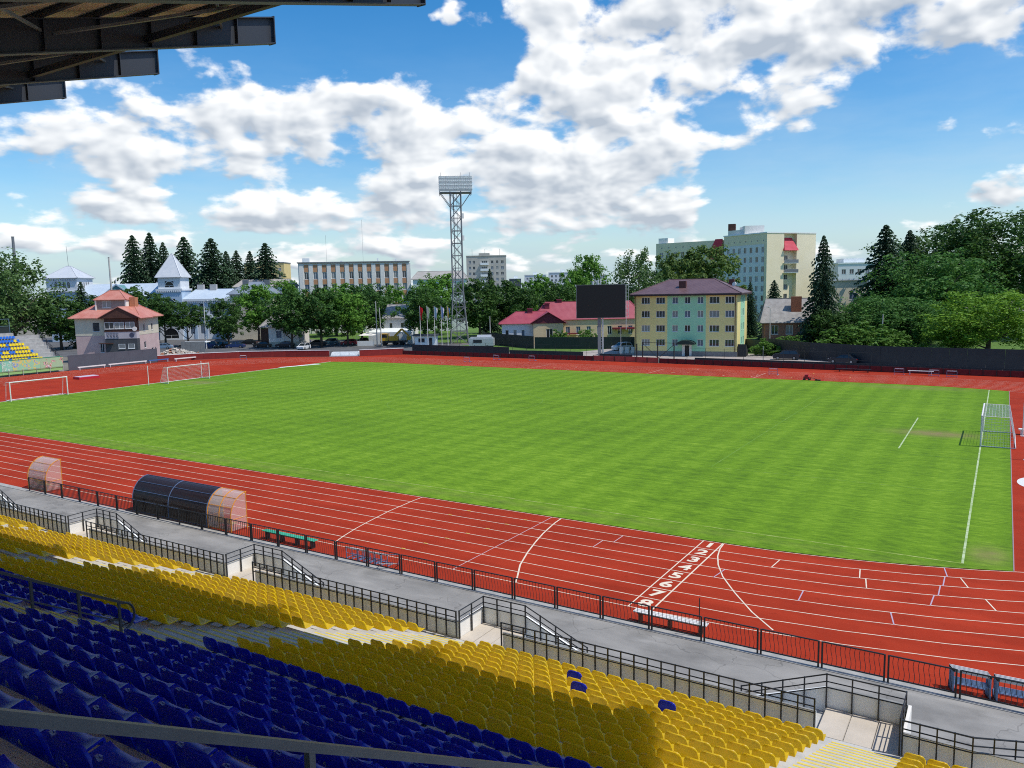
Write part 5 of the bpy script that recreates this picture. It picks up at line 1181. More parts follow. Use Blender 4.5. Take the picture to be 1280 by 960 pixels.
MB().box(9.1,10.9,-.09,-.062,0,2.2).build('door_surround', plaster_white, t); MB().box(9.65,10.45,-.12,-.092,0,2.0).build('door', mat('dark_door', (.02,.02,.02), .4), t)
cn = MB(); K = 8
for i in range(K):
    a0, a1 = PI*i/K, PI*(i+1)/K; cx = 10.0; r1, h1 = 1.75, .75
    cn.quad((cx-r1*math.cos(a0),-1.6,2.25+h1*math.sin(a0)),(cx-r1*math.cos(a1),-1.6,2.25+h1*math.sin(a1)),(cx-r1*math.cos(a1),-.05,2.35+h1*math.sin(a1)),(cx-r1*math.cos(a0),-.05,2.35+h1*math.sin(a0)))
cn.poly([(10.0-1.75*math.cos(PI*i/K),-1.6,2.25+.75*math.sin(PI*i/K)) for i in range(K+1)]); cn.build('door_canopy', darkgreen, t)
for X in (.25,18.75): MB().tube([(X,-.1,0.9),(X,-.1,H_-.2)], .06, 6).build('downpipe', brownw, t)
MB().extrude([(W_+.1,.3,2.3),(W_+.1,3.2,.9),(W_+.1,3.2,0),(W_+.1,.3,0)],(0,0,0),(1.5,0,0)).build('cellar_porch', mat('dark_porch', (.035,.035,.035), .6), t)

# ---- hospital: cream and white block with stepped wing
cream = mat('cream_panels', (.78,.68,.47), .85, (.82,.72,.52), .25); hospw = mat('white_panels', (.68,.69,.70), .8, (.73,.74,.75), .6); hred = roofmat('hospital_red', (.48,.02,.05), (.52,.03,.06), 'X', 1.2, .3)
HA = (-57.7,237.2)
t = thing('hospital', 'tall cream and white hospital block with red canopies and balconies', 'hospital', (*HA,0), 0)
loc = lambda x, y: (x-HA[0],y-HA[1])
A, B, C_, E_ = loc(-57.7,237.2), loc(-45.4,254.8), loc(-56,268), loc(-75.5,247.4); D2 = loc(-72,262)
dAB = Vector((B[0]-A[0],B[1]-A[1])).normalized(); nAB = Vector((dAB.y,-dAB.x)); LAB = Vector((B[0]-A[0],B[1]-A[1])).length
def ab(s, dpt): v = Vector(A)+dAB*s-nAB*dpt; return (v.x,v.y)
r0, r1 = 7.4, 13.0
ring = [A, ab(r0,0), ab(r0,1.6), ab(r1,1.6), ab(r1,0), B, C_, D2, E_]
win = [(1.6,3.2,4.6+3.3*j,6.3+3.3*j,'2') for j in range(7)]
left = [(1.6+2.75*i,2.85+2.75*i,4.0+3.3*j,5.9+3.3*j,'2') for i in range(7) for j in range(7)]
vent = [(2.2+2.75*i,2.7+2.75*i,27.6,28.1,'1') for i in range(7)]
walls(t, ring, 0, 30.2, {2:win,8:left+vent}, cream, panes=[pane_dark,pane_blue,pane_dark])
mb = MB(); d = (Vector(A)-Vector(E_)).normalized(); n_ = Vector((d.y,-d.x)); 
facade(mb, tuple(Vector(E_)+n_*.05), tuple(Vector(A)-d*1.2+n_*.05), 3.0, 26.6, [(o[0],o[1],o[2],o[3]) for o in left], 0, .05); mb.build('white_cladding', hospw, t)
for j in range(2):
    z = 20.0-3.3*j; q = [ab(r0-.4,-.9), ab(r1+.1,-.9), ab(r1+.1,1.5), ab(r0-.4,1.5)]; MB().prism(q, z, z+.2).build('balcony_floor', plaster_grey, t)
    fr_ = [Vector((*ab(r0-.4,-.9),z+.2)),Vector((*ab(r1+.1,-.9),z+.2))]
    MB().bar(fr_[0]+Vector((0,0,.55)),fr_[1]+Vector((0,0,.55)),.08,1.1).build('balcony_front', grey_steel, t)
mb = MB(); a0, a1 = ab(r0-.5,-.9), ab(r1+.2,-.9); b0, b1 = ab(r0+1.4,1.5), ab(r1-1.0,1.5); c0, c1 = ab(r0-.5,1.5), ab(r1+.2,1.5)
mb.quad((*a0,24.4),(*a1,24.4),(*b1,28.8),(*b0,28.8)); mb.poly([(*a1,24.4),(*c1,24.4),(*b1,28.8)]); mb.poly([(*c0,24.4),(*a0,24.4),(*b0,28.8)]); mb.quad((*a0,24.4),(*c0,24.4),(*c1,24.4),(*a1,24.4)); mb.build('red_canopy', hred, t)
MB().prism([ab(-.2,-.15),ab(LAB+.2,-.15),(C_[0]+.3,C_[1]+.2),(D2[0]-.2,D2[1]+.2),(E_[0]-.2,E_[1]-.2)], 30.2, 30.6).build('roof_edge', plaster_grey, t)
MB().prism([(-9,5),(-3,8),(-7,16),(-13,13)], 30.6, 33.4).prism([(-16,9),(-9.2,6.5),(-13,14),(-17,15)], 30.6, 32.2).build('penthouse', plaster_white, t)
MB().prism([(-17.5,14),(-15,14.5),(-15.5,17),(-18,16.6)], 30.6, 35.0).build('lift_tower', brownw, t)
F0, F1 = loc(-103.1,251.6), loc(-75.9,247.6)
wing = [F0, F1, (F1[0]+2,F1[1]+11), (F0[0]+2,F0[1]+12)]
walls(t, wing, 0, 29.2, {0:[(1.6+3.0*i,3.0+3.0*i,4.0+3.3*j,5.9+3.3*j,'2') for i in range(8) for j in range(7)]+[(2.2+3.0*i,2.7+3.0*i,27.2,27.7,'1') for i in range(8)]}, cream, panes=[pane_dark,pane_blue], name='wing_wall')
dv = (Vector(F1)-Vector(F0)).normalized(); nv = Vector((dv.y,-dv.x)); P_ = lambda s, o: tuple(Vector(F0)+dv*s+nv*o)
mb = MB(); mb.quad((*P_(21.2,.6),22.5),(*P_(27.4,.6),22.5),(*P_(27.4,.3),29.6),(*P_(24.6,.3),29.6)); mb.quad((*P_(21.2,.3),22.5),(*P_(24.6,.1),29.6),(*P_(27.4,.1),29.6),(*P_(27.4,.3),22.5)); mb.build('red_slope', hred, t)
MB().prism([P_(.5,-1),P_(4.5,-1),P_(4.5,-6),P_(.5,-6)], 29.2, 31.2).build('penthouse', plaster_grey, t)

# ---- brick house, far blocks
brick = mat('red_brick_wall', (.30,.13,.09), .9, (.38,.19,.13), 2.5)
t = thing('brick_house', 'low brick house with grey sheet roof and brick chimney', 'house', (-28.2,119.5,0), math.radians(18)); walls(t, rect(0,0,13.5,9), 0, 5.6, {0:[(1.2+2.7*i,2.5+2.7*i,3.3,5.1,'2') for i in range(5)]}, brick, panes=[pane_dark,pane_pale]); hip(t, rect(0,0,13.5,9), 5.6, 4.6, .8, .10, asb); MB().box(5.0,6.9,1.6,2.8,7.2,10.6).build('chimney', mat('chimney_brick', (.40,.15,.08), .85, (.32,.12,.07), 4), t)
t = thing('small_shed', 'grey flat roofed shed behind the brick house', 'shed', (-14.5,124,0), .2); walls(t, rect(0,0,5,4), 0, 4.2, {0:[(1,3.6,2.2,3.6,'3')]}, slate); MB().box(-.3,5.3,-.3,4.3,4.2,4.45).build('roof', galv, t)
t = thing('cream_block', 'cream three storey block partly hidden by the big spruce', 'building', (-24,164.5,0), math.radians(32)); walls(t, rect(0,0,8.6,9), 0, 13.6, {0:[(4.4,6.2,z,z+1.7,'2') for z in (2,5.4,8.9)]+[(7.0,8.0,z,z+1.7,'1') for z in (2,5.4,8.9)]}, cream); MB().box(-.3,8.9,-.4,9.3,13.6,14.0).build('roof_edge', plaster_grey, t)
t = thing('white_block', 'distant white flat roofed block above the cream one', 'building', (-35.5,241,0), math.radians(32)); walls(t, rect(0,0,14,12), 0, 19.2, {0:grid(1.2,5,2.6,1.4,3,5,3.2,1.6)}, hospw); MB().box(3,10,3,9,19.2,21).build('penthouse', plaster_grey, t); MB().box(-.2,14.2,-.2,12.2,19.2,19.6).build('roof_edge', plaster_grey, t)
aptw = mat('beige_panels', (.46,.43,.38), .9, (.54,.51,.45), .25)
t = thing('apartment_tower', 'distant beige apartment tower right of the floodlight mast', 'building', (-237,315.5,0), math.radians(32)); walls(t, rect(0,0,21.5,14), 0, 31.0, {0:[(s,s+w_,2.2+3.1*j,3.8+3.1*j,st) for j in range(9) for s,w_,st in ((1.2,1.3,'2'),(3.4,1.3,'2'),(8.2,3.2,'3'),(13.2,1.4,'2'),(16,1.3,'2'),(18.6,1.6,'2'))]}, aptw)
for j in range(9): MB().box(7.6,12.0,-1.2,-.01,1.4+3.1*j,2.6+3.1*j).build('balcony', plaster_grey, t)
MB().box(6.8,12.6,-.3,8,31,32.6).box(-.2,21.7,-.2,14.2,31.0,31.4).build('roof_edge', aptw, t)
for X in (3,10,18): MB().tube([(X,5,31.4),(X,5,35.0)], .08, 5).build('aerial', grey_steel, t)
for i, (x, y, w_, h_, l) in enumerate(((-309,474,9,20.5,'distant grey flat block, leftmost above the crimson roof'),(-299,480.5,16,23.0,'distant white flat block above the crimson roof'),(-283,490,22,24.5,'distant white flat block left of the bright tall tree'),(-257,505,14,22,'distant white roof behind the scoreboard top'))):
    t = thing('flat_block', l, 'building', (x,y,0), math.radians(32)); walls(t, rect(0,0,w_,12), 0, h_, {0:grid(1.2,int(w_/3.2),3.0,1.5,h_-6.5,2,3.1,1.7)}, hospw if i else slate); MB().box(-.3,w_+.3,-.3,12.3,h_,h_+.5).box(w_*.4,w_*.4+3,3,6,h_+.5,h_+2.5).build('roof_edge', plaster_grey, t)

# ================================================================== TREES
bark = mat('bark', (.07,.055,.04), .95, (.11,.09,.07), 3, bump=.5, bscale=8)
FOL = {'D':foliage('foliage_dark', (.022,.066,.015), (.096,.195,.034)), 'C':foliage('foliage_chestnut', (.022,.074,.016), (.101,.218,.038)), 'L':foliage('foliage_light', (.055,.156,.018), (.179,.367,.046)), 'M':foliage('foliage_olive', (.055,.110,.022), (.172,.257,.054)),
       'N':foliage('foliage_mid', (.034,.110,.021), (.133,.289,.054)), 'Y':foliage('foliage_yellow_green', (.078,.195,.016), (.257,.445,.038)), 'B':foliage('foliage_birch', (.046,.110,.028), (.163,.266,.078)), 'S':foliage('needles', (.012,.034,.017), (.054,.106,.046), .08), 'H':foliage('foliage_shrub', (.055,.133,.018), (.156,.312,.046))}
def leaf(V, F, p, n, s, rr, asp=.62):
    n = n.normalized(); a = n.cross(Vector((rr.uniform(-1,1),rr.uniform(-1,1),rr.uniform(-1,1)))).normalized(); b = n.cross(a)
    k = len(V); V += [tuple(p+a*s), tuple(p+b*s*asp), tuple(p-a*s), tuple(p-b*s*asp)]; F.append((k,k+1,k+2,k+3))
def crown_broad(seed, n_lobes, leaves, size, flat=1.0, droop=0.0, spread=.34, base=.12):
    """unit crown: x,y in [-.5,.5], z in [0,1]; clumps of leaf faces on overlapping lobes with gaps between"""
    rr = random.Random(seed); V = []; F = []; lobes = []
    for i in range(n_lobes):
        for _ in range(50):
            z = rr.uniform(base+.06,.90); prof = math.sin(PI*min(1,max(0,(z-base)/(1.02-base)))**.8)**.6
            a = rr.uniform(0,2*PI); q = math.sqrt(rr.random())*.40*prof; c = Vector((q*math.cos(a),q*math.sin(a),z))
            if all((c-l[0]).length > .12 for l in lobes): break
        r = rr.uniform(.11,.19)*(.75+.35*prof); lobes.append((c,r))
    per = leaves//n_lobes
    for c, r in lobes:
        # each lobe is itself a few twigs' worth of clumps
        cl = [(c+Vector((rr.gauss(0,1),rr.gauss(0,1),rr.gauss(0,1))).normalized()*r*rr.uniform(.45,1.0), r*rr.uniform(.28,.5)) for _ in range(9)]
        for _ in range(per):
            cc, cr = rr.choice(cl); d = Vector((rr.gauss(0,1),rr.gauss(0,1),rr.gauss(0,1)+.25)).normalized()
            p = cc+d*cr*rr.uniform(.55,1.05); p.z = (p.z-droop*(p.x*p.x+p.y*p.y)*rr.uniform(.3,1.2))*1.0
            leaf(V, F, p, d+Vector((rr.uniform(-.5,.5),rr.uniform(-.5,.5),rr.uniform(-.1,.7))), size*rr.uniform(.6,1.25), rr)
    V = np.array(V); V[:,2] = np.clip(V[:,2],.03,None)
    V[:,0] *= 1.0/max(1e-6,(np.percentile(V[:,0],99)-np.percentile(V[:,0],1))); V[:,1] *= 1.0/(np.percentile(V[:,1],99)-np.percentile(V[:,1],1)); V[:,2] /= np.percentile(V[:,2],99.5)
    return V.tolist(), F
def crown_spruce(seed, levels=34):
    rr = random.Random(seed); V = []; F = []
    for i in range(levels):
        t = i/(levels-1); z0 = .05+.93*t; R0 = .5*(1-t)**.6*rr.uniform(.7,1.12)+.014
        nb = int(17-8*t)
        for b in range(nb):
            a = 2*PI*b/nb+rr.uniform(-.3,.3); L = R0*rr.uniform(.65,1.1); dirn = Vector((math.cos(a),math.sin(a),0)); side = Vector((-math.sin(a),math.cos(a),0))
            K = max(3,int(9*L/.5)+2); dz = -.055*(1-t)-.02
            for q in range(K):
                s = (q+.6)/K; p = dirn*(L*s)+Vector((0,0,z0+dz*s*s*1.6+.012*math.sin(3*s)+rr.uniform(-.006,.006)))
                w = (.052*(1-.55*s)+.008)*(1-.5*t)
                for sg in (-1,1):
                    e = p+side*sg*w*rr.uniform(.8,1.5)+dirn*w*.9+Vector((0,0,-.018*rr.uniform(.4,1.6))); k = len(V)
                    V += [tuple(p-dirn*w*.5+Vector((0,0,.004))),tuple(p+dirn*w*.7),tuple(e),tuple(p+side*sg*w*.8-Vector((0,0,.012)))]; F.append((k,k+1,k+2,k+3))
    for _ in range(420):       # inner twigs keep the core dark and closed
        t = rr.random()**1.4; a = rr.uniform(0,2*PI); r = .28*(1-t)**.9*rr.random(); leaf(V, F, Vector((r*math.cos(a),r*math.sin(a),.04+.9*t)), Vector((math.cos(a),math.sin(a),.2)), .04*(1-.6*t), rr)
    return V, F
CR = {'round':[crown_broad(11+i, 34, 9500, .021, spread=.34) for i in range(3)], 'tall':[crown_broad(31+i, 40, 10500, .017, droop=.9) for i in range(2)], 'big':[crown_broad(51+i, 60, 17000, .0135) for i in range(2)], 'shrub':[crown_broad(71+i, 22, 5200, .026, base=.0) for i in range(2)], 'spruce':[crown_spruce(91+i) for i in range(3)]}
CM = {}
def crown_mesh(shape, i, fk):
    key = (shape,i,fk)
    if key not in CM:
        V, F = CR[shape][i]; me = bpy.data.meshes.new('crown'); me.from_pydata(V, [], F); me.materials.append(FOL[fk]); me.update(); CM[key] = me
    return CM[key]
def trunk_mesh(seed, spruce=False):
    rr = random.Random(seed); mb = MB()
    if spruce: mb.tube([(0,0,-.01),(0,0,.5),(0,0,.97)], .022, 6, r2=.003)
    else:
        mb.tube([(0,0,-.01),(.006,.0,.18),(.0,.01,.42),(.01,0,.7)], .034, 7, r2=.010)
        for i in range(7):
            a = rr.uniform(0,2*PI); z = rr.uniform(.16,.5); L = rr.uniform(.2,.36); e = Vector((math.cos(a)*L,math.sin(a)*L,z+rr.uniform(.12,.3))); m_ = Vector((math.cos(a)*L*.45,math.sin(a)*L*.45,z+.07))
            mb.tube([(0,0,z),m_,e], .013, 5, r2=.004)
    return mb.mesh('trunk', bark, True)
TM = [trunk_mesh(i) for i in range(3)]; TS = trunk_mesh(9, True)
TYPE = {'D':('round','broadleaf_tree'),'C':('round','chestnut_tree'),'L':('round','broadleaf_tree'),'M':('round','broadleaf_tree'),'N':('big','broadleaf_tree'),'Y':('big','broadleaf_tree'),'B':('tall','birch_tree'),'S':('spruce','spruce_tree'),'H':('shrub','shrub')}
GRP = {'spruce_tree':'spruces standing behind the stadium','broadleaf_tree':'leafy trees behind the stadium','chestnut_tree':'chestnuts along the car park','birch_tree':'birches behind the stadium','shrub':'shrubs near the fences'}
TREES=[
(-199.0,63.8,24.1,18.3,'B',"tall drooping birch tree behind the blue and yellow stand"),
(-209.2,61.8,21.0,18.2,'B',"birch tree at the left edge behind the small stand"),
(-192.2,71.3,13.2,12.2,'D',"dark bushy tree between the birch and the pink roofed house"),
(-193.5,78.2,17.2,6.3,'S',"small blue spruce beside the palace's arcaded belvedere tower"),
(-193.8,84.6,13.4,11.6,'D',"round dark tree just left behind the red roofed house"),
(-193.0,94.9,15.4,13.8,'D',"wide dark tree right behind the red roofed house's top"),
(-174.1,88.4,12.7,9.6,'D',"umbrella shaped dark tree touching the red roofed house's right side"),
(-167.2,90.2,11.3,8.2,'D',"umbrella shaped dark tree in front of the palace's arched door"),
(-235.4,120.8,33.3,9.6,'S',"leftmost tall spruce behind the palace roof"),
(-234.4,126.4,34.3,9.7,'S',"tallest of the left spruces behind the palace roof"),
(-232.1,129.7,31.1,7.6,'S',"slim spruce left of the pointed palace turret"),
(-220.9,129.7,32.4,11.7,'S',"broad spruce directly behind the pointed palace turret"),
(-208.1,130.5,31.3,13.0,'S',"broad spruce right of the pointed palace turret"),
(-208.7,136.6,27.4,7.4,'S',"narrow spruce tucked against the broad spruce"),
(-210.8,142.5,27.9,7.6,'S',"slim spruce in front of the yellow block, left one"),
(-206.9,144.9,27.6,7.1,'S',"slim spruce in front of the yellow block, middle one"),
(-197.8,143.8,29.8,11.1,'S',"tall spruce in front of the yellow block, rightmost one"),
(-152.6,91.1,12.0,7.9,'D',"round dark tree by the white lamp post at the palace"),
(-164.1,110.5,15.4,11.9,'L',"light green leafy tree between the palace and the grey roofed cottage"),
(-133.9,94.7,13.6,10.3,'C',"leftmost round chestnut over the parked cars"),
(-128.6,99.2,14.1,10.8,'C',"second round chestnut over the parked cars"),
(-125.3,104.7,12.6,9.8,'L',"lighter leafy tree third in the row over parked cars"),
(-127.2,112.0,14.5,10.5,'C',"fourth round chestnut over the parked cars, darkest"),
(-133.7,124.7,14.8,9.5,'C',"chestnut beside the white two storey house"),
(-173.8,128.4,16.7,11.1,'L',"light tree below the left corner of the orange panelled block"),
(-158.8,135.2,15.4,12.9,'L',"light tree under the middle of the orange panelled block"),
(-143.4,147.1,14.6,9.6,'L',"small light tree under the right end of the orange panelled block"),
(-106.7,111.6,13.6,11.5,'C',"dark round chestnut behind the red flag"),
(-130.5,148.4,17.6,14.6,'L',"bright green tree left of the floodlight mast"),
(-109.8,139.7,15.7,12.1,'D',"dark tree right of the floodlight mast"),
(-119.6,160.2,19.2,5.7,'S',"dark spruce in front of the beige apartment tower"),
(-107.8,150.4,15.2,11.7,'D',"dark tree behind the left end of the crimson roof"),
(-106.3,165.7,16.6,10.9,'L',"mid green tree above the crimson roof's chimney"),
(-98.3,146.5,12.9,9.5,'D',"dark tree behind the crimson roof's left hip"),
(-93.8,156.6,14.5,11.1,'D',"dark tree behind the crimson roof's ridge"),
(-99.6,174.9,17.8,10.1,'L',"light round tree left of the bright tall tree"),
(-101.1,188.9,22.8,11.6,'L',"tall bright green tree behind the scoreboard"),
(-70.1,155.8,22.1,12.1,'B',"tall loose tree between the scoreboard and brown roof"),
(-68.4,175.9,21.9,12.6,'M',"yellowish green tree left behind the brown roof"),
(-61.0,185.5,23.7,18.8,'M',"broad tree behind the brown roof's ridge"),
(-42.2,160.2,13.8,4.0,'S',"little spruce beside the satellite dish roof"),
(-34.7,153.1,14.0,5.7,'S',"small spruce between the brown roof and cream hospital"),
(-26.0,126.7,7.7,4.2,'L',"small light tree behind the brick house's gable"),
(-17.7,119.7,21.9,6.6,'S',"single big dark spruce in front of the cream hospital"),
(-10.5,148.4,25.1,9.2,'S',"tall dark spruce left of the big leafy trees"),
(-7.2,162.2,24.5,7.6,'S',"spruce half hidden behind the big leafy trees"),
(-0.3,171.5,26.0,24.0,'D',"huge dark tree behind the light one, left of two"),
(11.6,172.1,27.8,25.0,'D',"huge dark tree at the right edge of the picture"),
(-1.3,143.7,18.4,19.4,'N',"large mid green tree in front of the huge dark trees"),
(-9.5,125.5,10.2,14.0,'N',"dense green tree over the black fence by the big spruce"),
(-2.8,123.6,9.3,14.1,'N',"dense green tree behind the leaning concrete pole"),
(-11.5,111.7,5.4,9.4,'H',"clipped light green shrub at the black fence"),
(-6.7,112.4,6.0,8.9,'H',"leafy shrub left of the concrete pole"),
(9.8,111.6,11.0,15.3,'Y',"bright yellow green tree hanging over the black fence"),
(4.9,115.0,7.0,8.1,'Y',"small yellow green tree left of the bright overhanging one"),
(-15.4,116.8,8.1,8.0,'D',"dark bush under the big spruce"),
(-25.4,109.8,3.0,4.4,'H',"low shrub below the brick house windows"),
(-21.7,112.2,3.5,5.0,'H',"low shrub at the brick house corner"),
(-74.2,119.9,3.7,4.0,'H',"small bright shrub against the peach wall"),
(-69.0,123.0,3.6,4.0,'H',"dark clipped shrub against the peach wall by the scoreboard"),
]

ti = random.Random(5)
for n_, (x, y, h, w_, ty, l) in enumerate(TREES):
    shape, nm = TYPE[ty]
    if shape == 'round' and w_ > 19: shape = 'big'
    i = n_ % len(CR[shape]); t = thing(nm, l, 'shrub' if nm == 'shrub' else 'tree', (x,y,0), ti.uniform(0,6.28), GRP[nm])
    lift = {'spruce':.02,'shrub':.0}.get(shape, .14 if ty != 'C' else .16); 
    if ty == 'D' and 'umbrella' in l: lift = .34
    wk = w_*((2.1 if h > 22 else 1.55) if shape == 'spruce' else 1.1 if shape == 'round' else 1.16); link('crown', crown_mesh(shape,i,ty), t, (0,0,h*lift), None, (wk,wk,h*(1-lift)*1.01))
    link('trunk', TS if shape == 'spruce' else TM[n_%3], t, None, None, (h*.9,h*.9,h) if shape == 'spruce' else (max(w_,h*.7),max(w_,h*.7),h))
# a low belt of far woodland closing the horizon
rr = random.Random(3); V = []; F = []
for i in range(1500):
    a = math.radians(-75+100*rr.random()); d = rr.uniform(520,700); c = Vector((d*math.sin(a),d*math.cos(a),0)); hh = rr.uniform(9,17)
    for _ in range(16):
        dd = Vector((rr.gauss(0,1),rr.gauss(0,1),rr.gauss(0,.8))).normalized(); p = c+Vector((dd.x*6,dd.y*6,hh*.55+dd.z*hh*.45)); leaf(V, F, p, dd+Vector((0,0,.4)), rr.uniform(1.2,2.6), rr)
me = bpy.data.meshes.new('far_woodland'); me.from_pydata(V, [], F); me.materials.append(foliage('foliage_far', (.022,.045,.018), (.055,.095,.035))); me.update()
o = link('far_woodland', me); o['kind'] = 'stuff'; tag(o, 'far belt of woodland along the horizon behind the town', 'woodland')

# ================================================================== VEHICLES
tyre = mat('tyre', (.015,.015,.015), .8); rim = mat('rim', (.35,.36,.38), .35, metal=.7); cglass = glassmat('car_glass', (.02,.025,.03), .05); lampw = glassmat('headlight_glass', (.6,.62,.65), .1); lampr = glassmat('tail_light_glass', (.35,.01,.01), .2)
def paint(name, c): return mat('paint_'+name, c, .25, spec=.6)
PAINT = {'lb':paint('light_blue', (.22,.32,.42)),'k':paint('black', (.015,.016,.018)),'b':paint('blue', (.02,.05,.16)),'n':paint('navy', (.012,.016,.03)),'t':paint('teal', (.05,.13,.18)),'w':paint('white', (.68,.69,.70)),'r':paint('red', (.40,.02,.04))}
CARM = {}
def car_parts(kind):
    if kind in CARM: return CARM[kind]
    if kind == 'suv': lo = [(0,.45),(.0,.85),(.35,.98),(1.15,1.05),(4.2,1.02),(4.35,.85),(4.35,.45)]; hi = [(.95,1.03),(1.75,1.62),(3.75,1.64),(4.18,1.02)]
    elif kind == 'hatch': lo = [(0,.4),(.0,.72),(.3,.86),(1.05,.94),(3.75,.96),(3.9,.75),(3.9,.4)]; hi = [(.85,.92),(1.6,1.44),(3.2,1.46),(3.72,.95)]
    else: lo = [(0,.4),(.0,.68),(.3,.80),(1.25,.90),(3.7,.92),(4.4,.88),(4.5,.7),(4.5,.4)]; hi = [(1.1,.89),(1.9,1.40),(3.1,1.42),(3.85,.91)]
    def side(prof, hw, inset=0.0):
        mb = MB(); mb.extrude([(x,0,z) for x,z in prof],(0,-hw,0),(0,hw,0)); return mb
    body = side(lo, .86); L = lo[-1][0]; body.box(.05,L-.05,-.84,.84,.2,.45)
    cab = MB(); n = len(cab.v); P = [(x,z) for x,z in hi]; bw, tw = .80, .62
    a = [(P[0][0],-bw,P[0][1]),(P[1][0],-tw,P[1][1]),(P[2][0],-tw,P[2][1]),(P[3][0],-bw,P[3][1])]; b = [(p[0],-p[1],p[2]) for p in a]
    cab.quad(a[0],a[3],a[2],a[1]); cab.quad(b[0],b[1],b[2],b[3]); cab.quad(a[0],a[1],b[1],b[0]); cab.quad(a[2],a[3],b[3],b[2])
    roof = MB(); roof.quad(a[1],a[2],b[2],b[1])
    for q in (a,b):
        for i in range(3): roof.bar(q[i],q[i+1],.07)
        mx = (P[1][0]+P[2][0])/2; roof.bar((mx,q[1][1],P[1][1]),(mx,q[0][1],P[0][1]),.07)
    wh = MB().tube([(0,-.1,0),(0,.1,0)], .32, 14).mesh('wheel', tyre); rm = MB().tube([(0,-.11,0),(0,.11,0)], .2, 10).mesh('rim', rim)
    hl = MB().box(-.02,.1,-.16,.16,-.07,.07)
    CARM[kind] = (body, cab.mesh('windows', cglass), roof, wh, rm, L, {}, hl); return CARM[kind]
def car(x, y, rzz, kind, col, label):
    body, cab, roof, wh, rm, L, cache, hl = car_parts(kind); t = thing('parked_car', label, 'car', (x,y,0), rzz, 'cars parked around the stadium')
    if col not in cache: cache[col] = (body.mesh('body', PAINT[col]), roof.mesh('roof', PAINT[col]))
    if 'hl' not in cache: cache['hl'] = (hl.mesh('headlight', lampw), hl.mesh('tail_light', lampr))
    link('body', cache[col][0], t); link('windows', cab, t); link('roof', cache[col][1], t)
    for X in (.82,L-.85):
        for s in (-1,1): w_ = link('wheel', wh, t, (X,.78*s,.32)); link('rim', rm, w_)
    for s in (-1,1): link('headlight', cache['hl'][0], t, (-.03,.62*s,.66)); link('tail_light', cache['hl'][1], t, (L-.07,.66*s,.72))
a = math.radians(32)
for x, y, rzz, kd, c, l in ((-168,81,a,'sedan','lb','light blue sedan parked beside the red roofed house'),(-164.5,85.6,a,'sedan','k','dark sedan half hidden behind the grey container panels'),(-158.5,87,a+.2,'suv','b','blue car beside the grey container panels'),(-163.5,94,a,'suv','k','dark car in front of the palace pillars'),(-154,88.6,a+1.2,'hatch','k','dark hatchback left of the blue sedan by the palace'),(-151.5,89.6,a,'sedan','b','blue sedan right of the dark hatchback by the palace'),(-157.6,98.6,a,'sedan','k','black sedan in front of the brown porch'),(-146,93.4,a,'sedan','k','dark sedan in front of the small white cottage'),(-140.2,95.2,a,'sedan','n','dark blue sedan under the leftmost chestnut'),(-145,105.3,a,'suv','b','blue minivan under the chestnuts'),(-136.4,102,a,'sedan','n','dark blue sedan under the second chestnut'),(-134.8,105.3,a,'suv','t','teal blue car under the lighter tree'),(-127.2,90.8,a+1.35,'hatch','w','white hatchback parked above the red wall'),(-129.6,106.8,a,'hatch','r','small red car at the end of the car row'),(-130.4,112.4,a,'sedan','k','black car beneath the darkest chestnut'),(-56.8,111.0,a+.5,'suv','w','white car parked by the dark green fence'),(-22.4,102.4,math.radians(10),'suv','n','dark navy SUV parked by the black fence'),(-12.6,99.6,math.radians(-6)+PI*0,'sedan','n','low dark navy sedan parked along the black fence')):
    car(x, y, rzz, kd, c, l)
# yellow crane truck
t = thing('crane_truck', 'yellow truck with folded crane arm in front of the white house', 'truck', (-118.0,108.4,0), math.radians(30)); yl = paint('machine_yellow', (.62,.34,.01))
MB().box(0,6.4,0,2.3,.6,1.1).build('chassis', black_steel, t); MB().box(0,1.9,.05,2.25,1.1,2.9).build('cab', yl, t); MB().box(.3,1.6,.02,.047,1.9,2.7).box(-.03,-.002,.3,2.0,1.8,2.7).build('cab_window', cglass, t)
MB().box(2.1,4.3,.2,2.1,1.1,2.2).build('engine_housing', yl, t); MB().bar((3.4,1.1,2.2),(5.2,1.1,3.9),.5,.5).build('boom', yl, t); MB().bar((5.2,1.1,3.9),(6.9,1.1,2.2),.4,.4).build('boom_arm', yl, t); MB().box(6.4,7.3,.6,1.7,1.2,2.1).build('bucket', yl, t)
for X in (1.0,3.6,5.2):
    for s in (.05,2.25): MB().tube([(X,s-.15,.5),(X,s+.15,.5)], .5, 14).build('wheel', tyre, t)
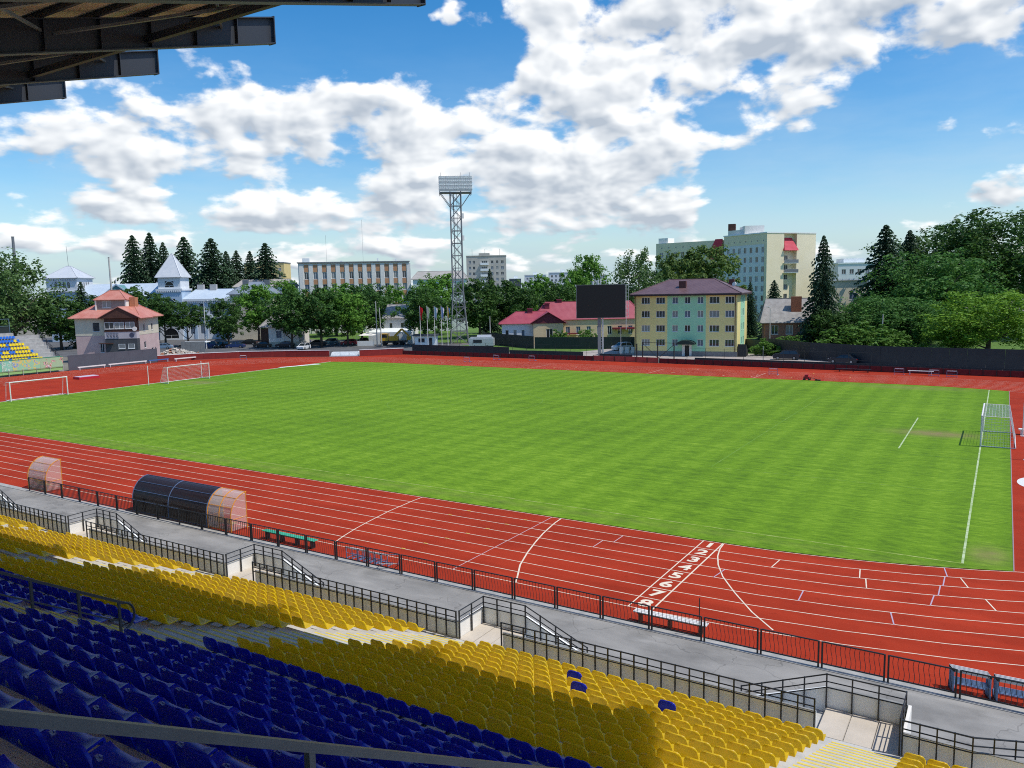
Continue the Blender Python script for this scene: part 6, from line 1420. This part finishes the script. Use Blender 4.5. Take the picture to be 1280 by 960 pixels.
# tent, rubble, containers, poles
t = thing('canvas_tent', 'white flat tent roof by the crane truck', 'tent', (-122.8,105.3,0), math.radians(30)); MB().poly([(0,0,2.5),(4.2,0,2.5),(2.1,1.6,3.2)]).poly([(4.2,0,2.5),(4.2,3.2,2.5),(2.1,1.6,3.2)]).poly([(4.2,3.2,2.5),(0,3.2,2.5),(2.1,1.6,3.2)]).poly([(0,3.2,2.5),(0,0,2.5),(2.1,1.6,3.2)]).build('roof', plaster_white, t)
for X in (0,4.2):
    for y in (0,3.2): MB().tube([(X,y,0),(X,y,2.5)], .04, 5).build('pole', galv, t)
MB().box(.1,4.1,.02,.05,0,1.2).build('side_sheet', plaster_white, t)
rr = random.Random(8); V = MB()
for i in range(420):
    px, py = rr.gauss(0,3.4), rr.gauss(0,2.2); hh = max(0,1.5-.32*abs(px)*.6-.35*abs(py)); s = rr.uniform(.12,.38); M_ = Matrix.Translation((px,py,hh*rr.random()+s*.3)) @ Matrix.Rotation(rr.uniform(0,3),4,Vector((rr.random(),rr.random(),rr.random())).normalized()); V.box(-s,s,-s*.7,s*.7,-s*.4,s*.4,0 if rr.random() < .75 else 1,M_)
o = V.build('rubble_heap', [mat('rubble', (.42,.38,.33), .95, (.55,.5,.44), 3), orb]); o.location = (-144.2,70.2,0); o['kind'] = 'stuff'; tag(o, 'heap of pale rubble beside the red roofed house', 'rubble')
t = thing('container_panels', 'row of grey sheet panels in front of the palace', 'panels', (-150.6,76.2,0), math.radians(28))
for i in range(5): MB().box(1.15*i+.01,1.15*i+1.12,0,.06,0,2.5).build('panel', mat('grey_panel', (.25,.25,.24), .7, (.32,.32,.3), 1), t)
MB().box(-.02,6.0,.07,2.4,2.2,2.4).build('top_sheet', plaster_grey, t)
def pole(nm, l, x, y, h, r, m, lean=0.0, arm=0): 
    t = thing(nm, l, 'pole', (x,y,0)); MB().tube([(0,0,0),(lean,0,h)], r, 8, r2=r*.6).build('shaft', m, t)
    if arm: MB().tube([(lean,0,h),(lean+arm,0,h+.25)], r*.4, 6).build('arm', m, t); MB().box(lean+arm-.1,lean+arm+.5,-.12,.12,h+.2,h+.34).build('lamp_head', plaster_white, t)
    else: MB().tube([(lean,0,h),(lean,0,h+.06)], r*.75, 8).build('cap', m, t)
pale = mat('pale_concrete_pole', (.46,.44,.40), .9, (.54,.52,.48), 2)
pole('lamp_post', 'white lamp post in front of the palace right wing', -155.0, 86.4, 11.5, .14, plaster_white, 0, .9)
pole('utility_pole', 'leaning concrete utility pole among dark trees by the side stand', -176, 73.5, 9.5, .15, pale, -.5)
pole('utility_pole', 'tall concrete pole beside the white two storey house, left one', -118.6, 107.9, 10.8, .16, pale)
pole('utility_pole', 'leaning concrete pole beside the white two storey house, right one', -117.2, 108.0, 9.2, .15, pale, -.4)
pole('utility_pole', 'white pole left of the crimson roofed house', -94.0, 121.0, 6.6, .11, plaster_white)
pole('utility_pole', 'leaning concrete pole behind the black fence among green trees', -6.5, 113.0, 7.4, .14, pale, .2)
pole('lamp_post', 'lamp post in front of the brick house', -25.6, 112.9, 8.6, .10, pale, 0, -.6)
pole('lamp_post', 'thin lamp post behind the scoreboard ladder', -49.6, 98.5, 5.5, .07, galv)
pole('chimney_stack', 'thin tall metal stack above the palace roof', -203, 92.5, 24.2, .35, pale, -.3)
pole('radio_mast', 'thin dark telecom mast at the far left edge', -341, 135.5, 38.8, .9, grey_steel)
pole('handball_post', 'galvanised post frame on the paved yard beside the yellow building', -22.9, 97.6, 2.6, .05, galv)
